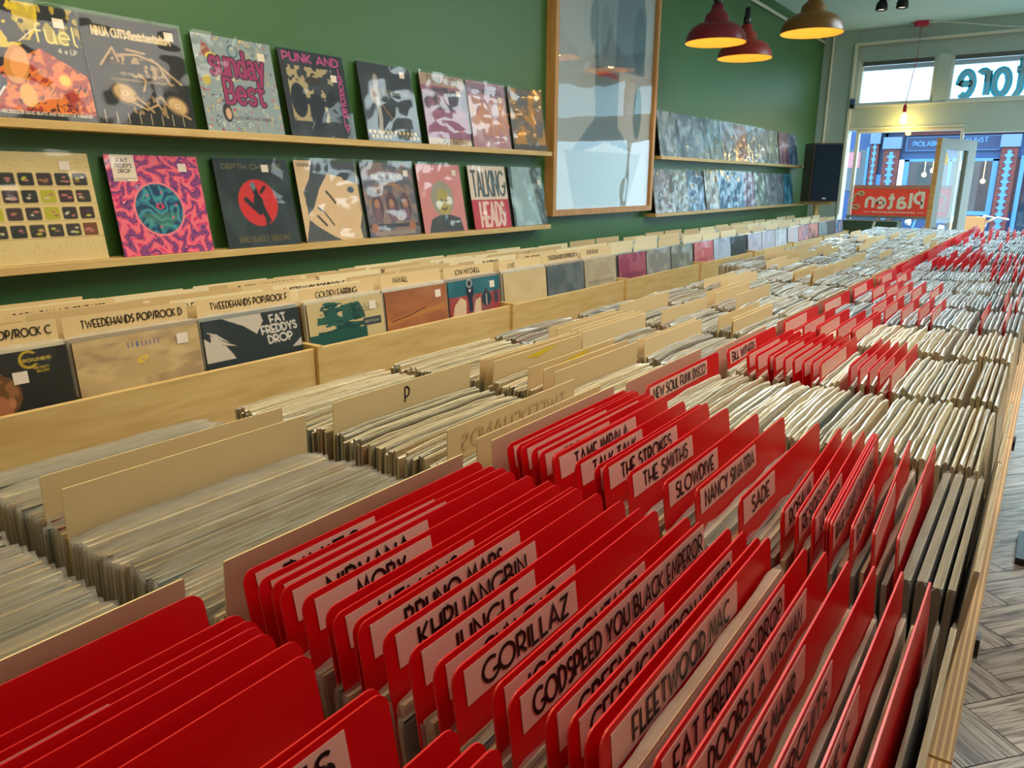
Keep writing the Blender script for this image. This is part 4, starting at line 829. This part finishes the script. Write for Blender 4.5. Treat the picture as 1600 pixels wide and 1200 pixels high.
def near_record(x, k, t, lean, colr, label, group, y=None, zt=1.1035, rz=0, cat='record'):
    jm, sm = random.choice(VAR[t]); o = link('packed_record', jm); o.color = (*lin(colr), 1)
    link('clear_sleeve', sm, o); place(o, x, (ROWS[k] if y is None else y) + random.uniform(-.004, .005), zt + random.uniform(-.006, .004), .3195, lean, rz); tag(o, label, cat, group); near.append(o); return o

def gaps(side, k, x0, x1):
    xs = sorted([d[0] for d in DIV.get((side, k), [])]); e = [x0] + xs + [x1]
    return [(a + (RT + .001 if i else 0), b - .0015, i) for i, (a, b) in enumerate(zip(e, e[1:])) if b - a > .0045]
far_specs = []   # the rest: (x, y, lean, t, ztop, colour)
def dref(side, k, i):
    ds = sorted(DIV.get((side, k), []), key=lambda d: d[0]); kind = 'red divider' if side == 'B' else 'cream divider'
    if i == 0: return None
    d = ds[i - 1]
    return '%s %s' % (kind, d[1]) if d[1] else '%s %s from its left' % (ords[i - 1], kind)
ROWP = {0: 'bottom-left crate row', 1: 'second crate row', 2: 'third crate row'}
for side, k, x0, x1, ts, pitch in (('B', 0, 1.925, 2.25, (.0030, .0042), .0052), ('B', 1, 1.92, 2.392, (.0030, .0042), .0054), ('B', 2, 1.912, 2.345, (.0030, .0042), .0058), ('A', 1, 1.385, 1.905, (.0030,), .0052), ('A', 0, 1.47, 1.905, (.0030,), .0054)):
    lean = leanA if side == 'A' else leanB
    for a, c, i in gaps(side, k, x0, x1):
        n_ = int((c - a) / pitch)
        if side == 'B' and n_ > 2 and c - a > .012: n_ = max(1, int(n_ * .9))
        if side == 'B' and k == 1 and 2.26 < a < 2.285: continue
        ref = dref(side, k, i); sd = 'cream' if side == 'A' else 'red'
        if ref: lb = 'sleeved record edge-on in the %s, just right of the %s' % (ROWP[k], ref); 
        else: lb = 'sleeved record edge-on in the %s, left of its first %s divider' % (ROWP[k], sd)
        if len(lb.split()) > 16: lb = lb.replace('sleeved record edge-on in the', 'sleeved record in').replace('just right of the', 'right of').replace('showing faint mirrored lettering before the red ones', 'with faint mirrored lettering').replace('bearing a blank pale label, next to the cream card', 'with blank label').replace('whose label ends in the letters', 'ending')
        for q in range(n_):
            x = a + (c - a) * (q + .5) / n_; t = random.choice([t_ for t_ in ts if t_ < (c - a) / n_ - .0004] or [.0030])
            near_record(x - t / 2, k, t, lean(x, k) + random.uniform(-.006, .006), random.choice(JC), lb, lb, zt=(1.1035 if side == 'A' or k == 0 else 1.100 + .016 * max(0, (x - 2.05) / .35)))
near_record(2.262, 1, .0080, leanB(2.262, 1), 'b07850', 'thick brown box set in clear sleeve between the labels FLE and FAT', 'box sets', zt=1.135)
near_record(2.273, 1, .0058, leanB(2.275, 1), '8a7060', 'brown sleeved record right beside the thick box set', 'box sets', zt=1.128)
for i, (x, t, c, lb) in enumerate(((2.358, .0080, '141c26', 'thick dark record, leftmost of the four dark ones by the crate edge'), (2.3705, .0080, '182430', 'thick dark record, second of the four by the crate edge'), (2.383, .0080, '1c2428', 'thick dark record, third of the four by the crate edge'), (2.395, .0058, '2c3434', 'dark record, rightmost of the four by the crate edge'))):
    near_record(x, 2, t, .04 - .02 * i, c, lb, 'thick dark records at the crate edge', zt=1.122)
near_record(2.412, 2, .0042, -.09, 'a89a80', 'big beige sleeve leaning outward over the crate edge in third row', 'outermost leaning records', zt=1.15)
near_record(2.404, 1, .0042, -.04, '9a8c70', 'brown sleeve leaning at the right edge of the second crate row', 'outermost leaning records', zt=1.125)
near_record(2.393, 1, .0030, .03, '5c3a34', 'reddish brown record beside the outermost brown sleeve in second row', 'outermost leaning records', zt=1.118)
near_record(2.410, 3, .0042, -.07, 'a89c86', 'beige sleeve leaning outward over the crate edge in fourth row', 'outermost leaning records', zt=1.135)

# divider tags
for (side, k), ds in DIV.items():
    ds.sort(key=lambda d: d[0])
    for i, (x, refw, o, lb) in enumerate(ds):
        kind = 'red plastic record divider' if side == 'B' else 'cream record divider card'
        rn = ROWN[k] + ' crate row'
        if refw: lab = '%s %s' % (kind, refw)
        else: lab = '%s, %s from left in the %s from the front' % (kind, ords[i], rn) if k else '%s, %s from left in the %s' % (kind, ords[i], rn)
        tag(o, lab, 'divider', ('red dividers' if side == 'B' else 'cream divider cards') + ' in the ' + rn)

# ---- the island crates
def crate(name, x0, x1, y0, y1, label, openL=False):
    t = empty(name, (0, 0, 0)); tag(t, label, 'crate', 'plywood record crates of the middle island')
    for x, outer in ((x0, -1), (x1 - .028, 1)):
        MB().box((x, y0, .66), (x + .028, y1, .955), [0, 1, 0, 0, 0, 0]).build('side_board', [ply, plyedge], t)
    MB().box((x0 + .028, y0, .66), (x1 - .028, y0 + .012, .93)).build('end_board', ply, t); MB().box((x0 + .028, y1 - .012, .66), (x1 - .028, y1, .93)).build('end_board', ply, t)
    p = (y1 - y0) / 3
    for k in (1, 2): MB().box((x0 + .028, y0 + p * k - .006, .70), (x1 - .028, y0 + p * k + .006, .92)).build('partition', ply, t)
    MB().box((x0 + .028, y0 + .012, .66), (x1 - .028, y1 - .012, .68)).build('bottom_board', ply, t)
    MB().box((x0 + .05, y0 + .04, .08), (x1 - .03, y1 - .04, .66)).build('base_cabinet', plydark, t)
    for yy in (y0 + .1, y1 - .1):
        for xx in (x0 + .09, x1 - .07): MB().tube([(xx - .012, yy, .04), (xx + .012, yy, .04)], .04, 14).box((xx - .02, yy - .02, .06), (xx + .02, yy + .02, .08)).build('castor', black_plastic, t)
    if x1 > 2.3: MB().tube([(x1, y0 + .5, .80), (x1 + .006, y0 + .5, .80)], .02, 14).build('knob', black_plastic, t)
    return t
ys = [-.42, .69] + [.69 + 1.134 * k for k in range(1, 7)]
ys = [-.42, .69, 1.785] + [1.785 + 1.134 * k for k in range(1, 6)]
for i, (a, c) in enumerate(zip(ys, ys[1:])):
    for s_, xa_, xb_ in (('left', 1.35 if i < 3 else 1.19, 1.915), ('right', 1.918, 2.421)):
        crate('record_crate', xa_, xb_, a + .002, c - .002, 'plywood record crate, %s from the front on the %s side of the island' % (ords[i], s_))
# bin on the right beyond the island edge
t = empty('side_box', (0, 0, 0)); tag(t, 'open wooden box of records sticking out right of the island', 'box')
for A_, B_ in (((2.44, 3.30, .62), (2.452, 3.72, .93)), ((2.452, 3.30, .62), (2.86, 3.312, .93)), ((2.452, 3.708, .62), (2.86, 3.72, .93)), ((2.848, 3.312, .62), (2.86, 3.708, .93))): MB().box(A_, B_).build('side_panel', ply, t)
MB().box((2.452, 3.312, .62), (2.848, 3.708, .64)).build('bottom_panel', ply, t); MB().box((2.62, 3.46, .03), (2.68, 3.56, .62)).box((2.5, 3.36, 0), (2.8, 3.66, .03)).build('pedestal', black_plastic, t)
for q, (x, c) in enumerate(((2.47, 'e4e4e0'), (2.49, '182838'), (2.52, 'a01c28'), (2.56, '141a22'), (2.60, 'c8c0b0'), (2.64, '3a4c58'))):
    near_record(x, 0, .0080, .02, c, '%s record, %s from left in the side box right of the island' % ({'e4e4e0': 'white', 'a01c28': 'red', 'c8c0b0': 'pale'}.get(c, 'dark'), ords[q]), 'records in the side box', y=3.33, zt=.98)

# ---- wall bins
b0 = .442; BP = .993
NB = 8
for i in range(-1, NB):
    y0 = b0 + BP * i; y1 = y0 + BP - .002
    t = empty('wall_bin', (0, 0, 0)); tag(t, 'pale plywood record bin along the green wall, %s from the camera end' % ords[i + 1], 'record bin', 'plywood wall bins')
    MB().box((.694, y0 + .02, .60), (.71, y1, .981)).build('front_board', ply, t, bevel=.0015)
    MB().box((.03, y0, .60), (.722, y0 + .02, .990)).build('partition', ply, t, bevel=.0015)
    if i == NB - 1: MB().box((.03, y1 - .02, .60), (.722, y1, .990)).build('partition', ply, t)
    MB().box((.01, y0, .60), (.03, y1, .99)).build('back_board', ply, t); MB().box((.03, y0 + .02, .74), (.694, y1 - .02 if i == NB - 1 else y1, .755)).build('shelf_board', ply, t)
    MB().box((.02, y0, 0), (.66, y1, .60)).build('base_cabinet', plydark, t)
BT = ['TWEEDEHANDS POP/ROCK C', 'TWEEDEHANDS POP/ROCK D', 'TWEEDEHANDS POP/ROCK F', 'GOLDEN EARRING', 'MAYALL', 'JONI MITCHELL', 'LIVE', 'TWEEDEHANDS POP/ROCK N', 'BOB DYLAN', 'ROLLING STONES'] + [None] * 20
BEH = {0: ['DIRE STRAITS', 'THE BEATLES AND THE BYRDS'], 1: ['FLEETWOOD MAC', 'RORY GALLAGHER/TASTE'], 2: ['ELECTRIC LIGHT O.', 'TWEEDEHANDS POP/ROCK E'], 3: ['TWEEDEHANDS POP/ROCK G', 'TWEEDEHANDS POP/ROCK H'], 4: ['TWEEDEHANDS', 'TWEEDEHANDS POP/ROCK J'], 5: ['TWEEDEHANDS', 'POP/ROCK K'], 6: ['BLOODROCK', 'LED ZEPPELIN'], 7: ['NEIL YOUNG', 'VAN MORRISON'], 8: ['WHO', 'WINGS']}
def bc0():
    A = Art(N2, (36, 38, 36), N2 * 2, .645); A.mottle((46, 50, 48), 3, .4, .7, 2, .6); A.ring(.74, .82, .055, .008, (200, 170, 50)); A.rect(.75, .72, .84, .92, (36, 38, 36)); A.text('SOUNDS', .7, .78, .05, .18, (220, 190, 80), .3); A.text('THE NAVY', .76, .62, .035, .1, (190, 160, 60), .25); A.text('BLUES', .78, .55, .035, .08, (190, 160, 60), .25)
    A.disc(.5, .2, .16, (110, 74, 44), .15); A.put((A.noise(16, 5, 3) > .5) * (np.hypot(A.u - .5, (A.v - .26) / A.k) < .14), (150, 104, 62)); A.disc(.47, -.06, .12, (176, 112, 74), .11); A.disc(.59, .04, .022, (190, 124, 84), .035); A.poly([(.4, -.4), (.6, -.22), (.74, -.4)], (196, 92, 52)); return A
def bc1():
    A = Art(N2, (196, 168, 118), N2 * 2, .645); A.mottle((214, 186, 134), 4, .4, .65, 6, .9); A.mottle((160, 134, 104), 5, .55, .8, 9, .7); A.text('GREEN RIVER', .42, .86, .05, .26, (190, 150, 120), .2)
    for k in range(8): A.rect(.4 + k * .035, .7, .41 + k * .035, .82, (90, 100, 160))
    A.disc(.5, .42, .045, (240, 200, 40), .022, rot=.4); A.disc(.5, .42, .027, (196, 168, 118), .011, rot=.4); return A
def bc2():
    A = Art(N2, (44, 56, 60), N2 * 2, .645); c = (206, 196, 180); A.poly([(.2, .99), (.58, .99), (.6, .8), (.52, .5), (.4, .74)], c); A.poly([(.03, .74), (.12, .56), (.24, .4), (.12, .66)], c); A.poly([(0, 0), (0, .6), (.08, .44), (.2, .34), (.26, .1), (.28, 0)], c); A.poly([(.06, .44), (.3, .3), (.18, .46), (.06, .66)], c)
    A.poly([(.88, .0), (1, .22), (1, 0)], (196, 190, 176)); A.text('FAT', .68, .72, .18, .17, (232, 226, 212), .2, .06); A.text('FREDDYS', .58, .46, .19, .38, (232, 226, 212), .2, .06); A.text('DROP', .64, .2, .19, .26, (232, 226, 212), .2, .06); return A
def bc3():
    A = Art(N2, (204, 184, 134), N2 * 2, .645); m = (A.noise(6, 10, 14) > .42) * (np.hypot((A.u - .42), (A.v - .3) / A.k) < .32); A.put(m * 1., (46, 96, 84)); A.put(m * (A.noise(9, 14, 2) > .5), (24, 70, 66))
    for x in (.3, .5): A.disc(x, .62, .07, (40, 90, 78), .09)
    A.rect(0, -1, .74, .14, (30, 84, 76)); A.text('Golden', .66, .55, .22, .3, (90, 90, 70), .1, .25); A.rect(.7, .16, .95, .38, (60, 70, 72)); A.text('EDITION', .73, .24, .06, .19, (180, 180, 160), .2); return A
def bc4():
    A = Art(N2, (160, 96, 60), N2 * 2, .645); A.put(A.v * .9, (150, 90, 58)); A.mottle((178, 112, 66), 3, .4, .7, 4, .6); A.line([(.02, .04), (.3, .16), (.6, .24), (.98, .3)], .03, (182, 120, 64)); A.line([(.08, .1), (.4, .22), (.55, .32), (.62, .34)], .008, (112, 64, 44)); return A
def bc5():
    A = Art(N2, (34, 100, 112), N2 * 2, .645); A.rect(0, -2, 1, .48, (158, 62, 60)); A.mottle((60, 140, 150), 3, .5, .7, 3, .25); A.poly([(.04, -.2), (.1, .2), (.22, .44), (.32, .3), (.3, -.2)], (216, 186, 150)); A.poly([(.44, -.2), (.5, .26), (.6, .34), (.6, -.2)], (216, 186, 150)); A.disc(.4, .6, .075, (36, 42, 56), .1); A.disc(.4, .86, .05, (50, 56, 66), .05); A.ring(.4, .86, .045, .006, (200, 200, 190)); A.line([(.4, .6), (.4, 0)], .04, (34, 44, 60))
    A.disc(.4, .62, .02, (210, 200, 190)); A.disc(.72, .26, .1, (30, 62, 72), .09); A.disc(.72, .5, .03, (60, 60, 70), .05); A.line([(.72, .4), (.72, .05)], .008, (220, 200, 180)); A.disc(.92, .26, .05, (70, 60, 80), .08); A.disc(.92, .46, .02, (70, 60, 80), .03); return A
def plain(c, c2, seed): 
    def f():
        A = Art(56, c); A.mottle(c2, 4, .45, .65, seed, .8); A.rect(.1, .62, .9, .68, tuple(int(v * .7) for v in c), .5 if seed in (3, 4, 7) else 0); return A
    return f
BC = [bc0, bc1, bc2, bc3, bc4, bc5, plain((206, 180, 130), (214, 190, 142), 1), plain((84, 96, 98), (110, 120, 118), 2), plain((176, 160, 130), (196, 180, 150), 3), plain((150, 60, 90), (176, 96, 112), 4), plain((140, 140, 132), (176, 170, 160), 5), plain((120, 124, 110), (170, 176, 166), 6), plain((206, 110, 116), (220, 170, 176), 7), plain((186, 200, 220), (150, 170, 200), 8),
      plain((50, 60, 60), (60, 70, 72), 9), plain((180, 184, 204), (210, 210, 220), 10), plain((190, 190, 210), (220, 214, 224), 11), plain((190, 200, 214), (214, 220, 226), 12), plain((214, 196, 200), (196, 200, 214), 13), plain((220, 150, 150), (130, 130, 170), 14), plain((226, 150, 140), (70, 70, 76), 15), plain((120, 140, 146), (160, 170, 176), 16), plain((90, 84, 80), (100, 96, 92), 17), plain((80, 130, 180), (220, 160, 170), 18)]
BLB = ['dark record with brown-haired head, front of the leftmost wall-bin section', 'hazy gold cloud record with tiny yellow ring, front of its wall-bin section', 'black and white jagged record with scrawled white lettering in the wall bin', 'cream record with dark green figures and signature in the wall bin', 'plain orange-brown record in the wall bin, left of the teal and red one', 'teal and red record with dark robed figures in the wall bin',
       'plain beige record right of the teal and red one in the wall bin', 'dark grey record with plastic glare in the third wall bin', 'tan record with dark foot between grey and maroon ones', 'maroon record in the wall bin right of the tan one', 'grey record right of the maroon one in the wall bin', 'olive-grey record with glare left of the pink wall-bin record', 'salmon pink record in the wall bin, third right of the maroon one', 'pale blue record right of the salmon pink one in the bin']
ci = 0
for i in range(0, NB):
    for j in range(3):
        y0 = b0 + BP * i + .021 + .3245 * j; zt = 1.100
        if ci >= len(BC): break
        lb = BLB[ci] if ci < len(BLB) else 'small distant record facing front in the wall bins, %s section from the left' % ords[ci]
        cover('bin_front_record', BC[ci](), y0 + .004, zt - .3115, .684, .652, lb, 'record', 'front records in the wall bins', fi=ci, stick=(.62 if ci == 0 else .8, .78 if ci == 0 else .86) if ci in (0, 1, 3, 4, 5) else None, side=(70, 60, 50))
        # cards behind
        xs = [.628, .575, .50, .425, .34, .26, .17, .085]
        for q, x in enumerate(xs):
            if ci > 8 and q not in (1, 3, 6): continue
            o = link('bin_divider', BINS_ME[0 if q == 0 else random.randrange(3)]); zz = 1.152 - .036 * (q / 7) + random.uniform(-.009, .007) - (.012 if q == 1 else 0)
            o.rotation_euler = (0, -.09 - random.uniform(-.01, .01), 0); o.location = (x + .033, y0 + .006 + random.uniform(-.006, .006), zz - .37)
            tx = BT[ci] if q == 0 else (BEH.get(ci, [])[{2: 0, 5: 1}[q]] if q in (2, 5) and ci in BEH else None)
            if tx:
                mb = MB(); wtx = min(.25, .0118 * len(tx)); text_strokes(mb, tx, (.0014, .04 if len(tx) > 14 else .06, .37 - .030), (0, 1, 0), (0, 0, 1), .0175, width=wtx, t=.15); mb.build('lettering', ink, o)
            if tx and q == 0: lab = 'cream bin card behind the front record, %s wall-bin section, lettered %s%s' % (ords[ci], 'with final letter ' if 'POP' in tx else 'starting ', tx[-1] if 'POP' in tx else tx[0])
            else: lab = 'cream bin card, %s back from the front record, %s wall-bin section from the left' % (ords[q], ords[ci])
            tag(o, lab, 'divider', 'cards standing in the wall bins')
        if ci < 9:
            for q_, x_ in enumerate((.612, .620)):
                jm, sm = VAR[.0042][(ci + q_) % 5]; o = link('packed_record', jm); o.color = (*lin(random.choice(JC)), 1); link('clear_sleeve', sm, o); place(o, x_ + .022, y0 + .002, 1.112 + .003 * q_, .3195, .09)
                lb_ = 'sleeved record packed behind the front record, %s wall-bin section from the left' % ords[ci]; tag(o, lb_, 'record', lb_)
        for q in range(26 if ci < 15 else 14):
            x = .06 + .585 * (q + .5) / (26 if ci < 15 else 14)
            if min(abs(x - a) for a in xs) < .006: x += .008
            far_specs.append((x, y0 + .004, .09, .006 if ci > 6 else .0045, 1.096 - .02 * (1 - x / .65), 'W' if ci > 5 else 'w'))
        ci += 1

# ---- rest of the records, one object
for k in range(NR):
    for side in 'AB':
        if (side, k) in (('A', 0), ('A', 1), ('B', 0), ('B', 1), ('B', 2)): continue
        x0, x1 = (1.375 if k < 9 else 1.22, 1.905) if side == 'A' else (1.925, 2.395)
        pitch = .0056 if (side == 'A' and k < 4) else (.0078 if side == 'A' else (.0085 if k < 5 else .0098))
        for a, c, i in gaps(side, k, x0, x1):
            n_ = int((c - a) / pitch)
            for q in range(n_):
                x = a + (c - a) * (q + .5) / n_; lf = leanA if side == 'A' else leanB
                if random.random() < .03: continue
                far_specs.append((x, ROWS[k] + random.uniform(-.006, .006), lf(x, k) + random.uniform(-.012, .012), (c - a) / n_ * random.uniform(.62, .86), 1.1035 + random.uniform(-.006, .005) + (.014 * (x - 1.95) / .45 if side == 'B' else 0), 'b' if side == 'B' and k < 6 else side if k > 3 or side == 'B' else 'a'))
V = []; Fc = []; Cc = []
for (x, y, le, t, zt, kd) in far_specs:
    n_ = 7; i0 = len(V); Ln = .318; jc = lin(random.choice(JD if kd in 'BW' and random.random() < .6 else JC)); g = random.uniform(.55, 1.05)
    tipc = tuple(v * g for v in (lin('cfc19c') if kd in 'aw' else (lin('cdc3a6') if kd == 'b' else lin('a2acae') if kd != 'A' else lin('aaa493')))); mid = tuple(.5 * p + .5 * q for p, q in zip(jc, tipc)); sl, cl = math.sin(le), math.cos(le); wig = random.uniform(0, 6)
    bow = random.uniform(-.002, .002)
    for j in range(n_):
        s_ = j / (n_ - 1); yy = y + Ln * s_; w_ = random.uniform(-.12, .12) * t + bow * math.sin(math.pi * s_); dz = random.uniform(-.0022, .0022) - (.004 if j in (0, n_ - 1) else 0); rd_ = .0045 + t * .5
        prof = ((-t / 2, -.30, jc), (-t / 2, -rd_, mid), (-t * .1 + w_, dz, tipc), (t * .22 + w_, dz - .001, tipc), (t / 2, -rd_, mid), (t / 2, -.30, jc))
        if kd in 'aw': prof = ((-t / 2, -.30, jc), (-t / 2, -.004, jc), (-t * .2, dz * .6, tipc), (t * .2, dz * .6 - .0005, tipc), (t / 2, -.004, mid), (t / 2, -.30, jc))
        for px_, pz, c_ in prof: V.append((x + px_ * cl - pz * sl - 0, yy, zt + pz * cl + px_ * sl)); Cc.extend((*c_, 1))
    for j in range(n_ - 1):
        for q in range(5): a = i0 + j * 6 + q; Fc.append((a, a + 6, a + 7, a + 1))
    Fc.append(tuple(i0 + q for q in range(6))); Fc.append(tuple(i0 + (n_ - 1) * 6 + q for q in (5, 4, 3, 2, 1, 0)))
me = bpy.data.meshes.new('packed_record_rows'); me.from_pydata(V, [], Fc); me.color_attributes.new('Col', 'FLOAT_COLOR', 'POINT').data.foreach_set('color', Cc); me.materials.append(packed_m)
o = link('packed_record_rows', me); tag(o, 'rows of sleeved records packed edge-on filling the crates towards the shop window', 'records', kind='stuff')
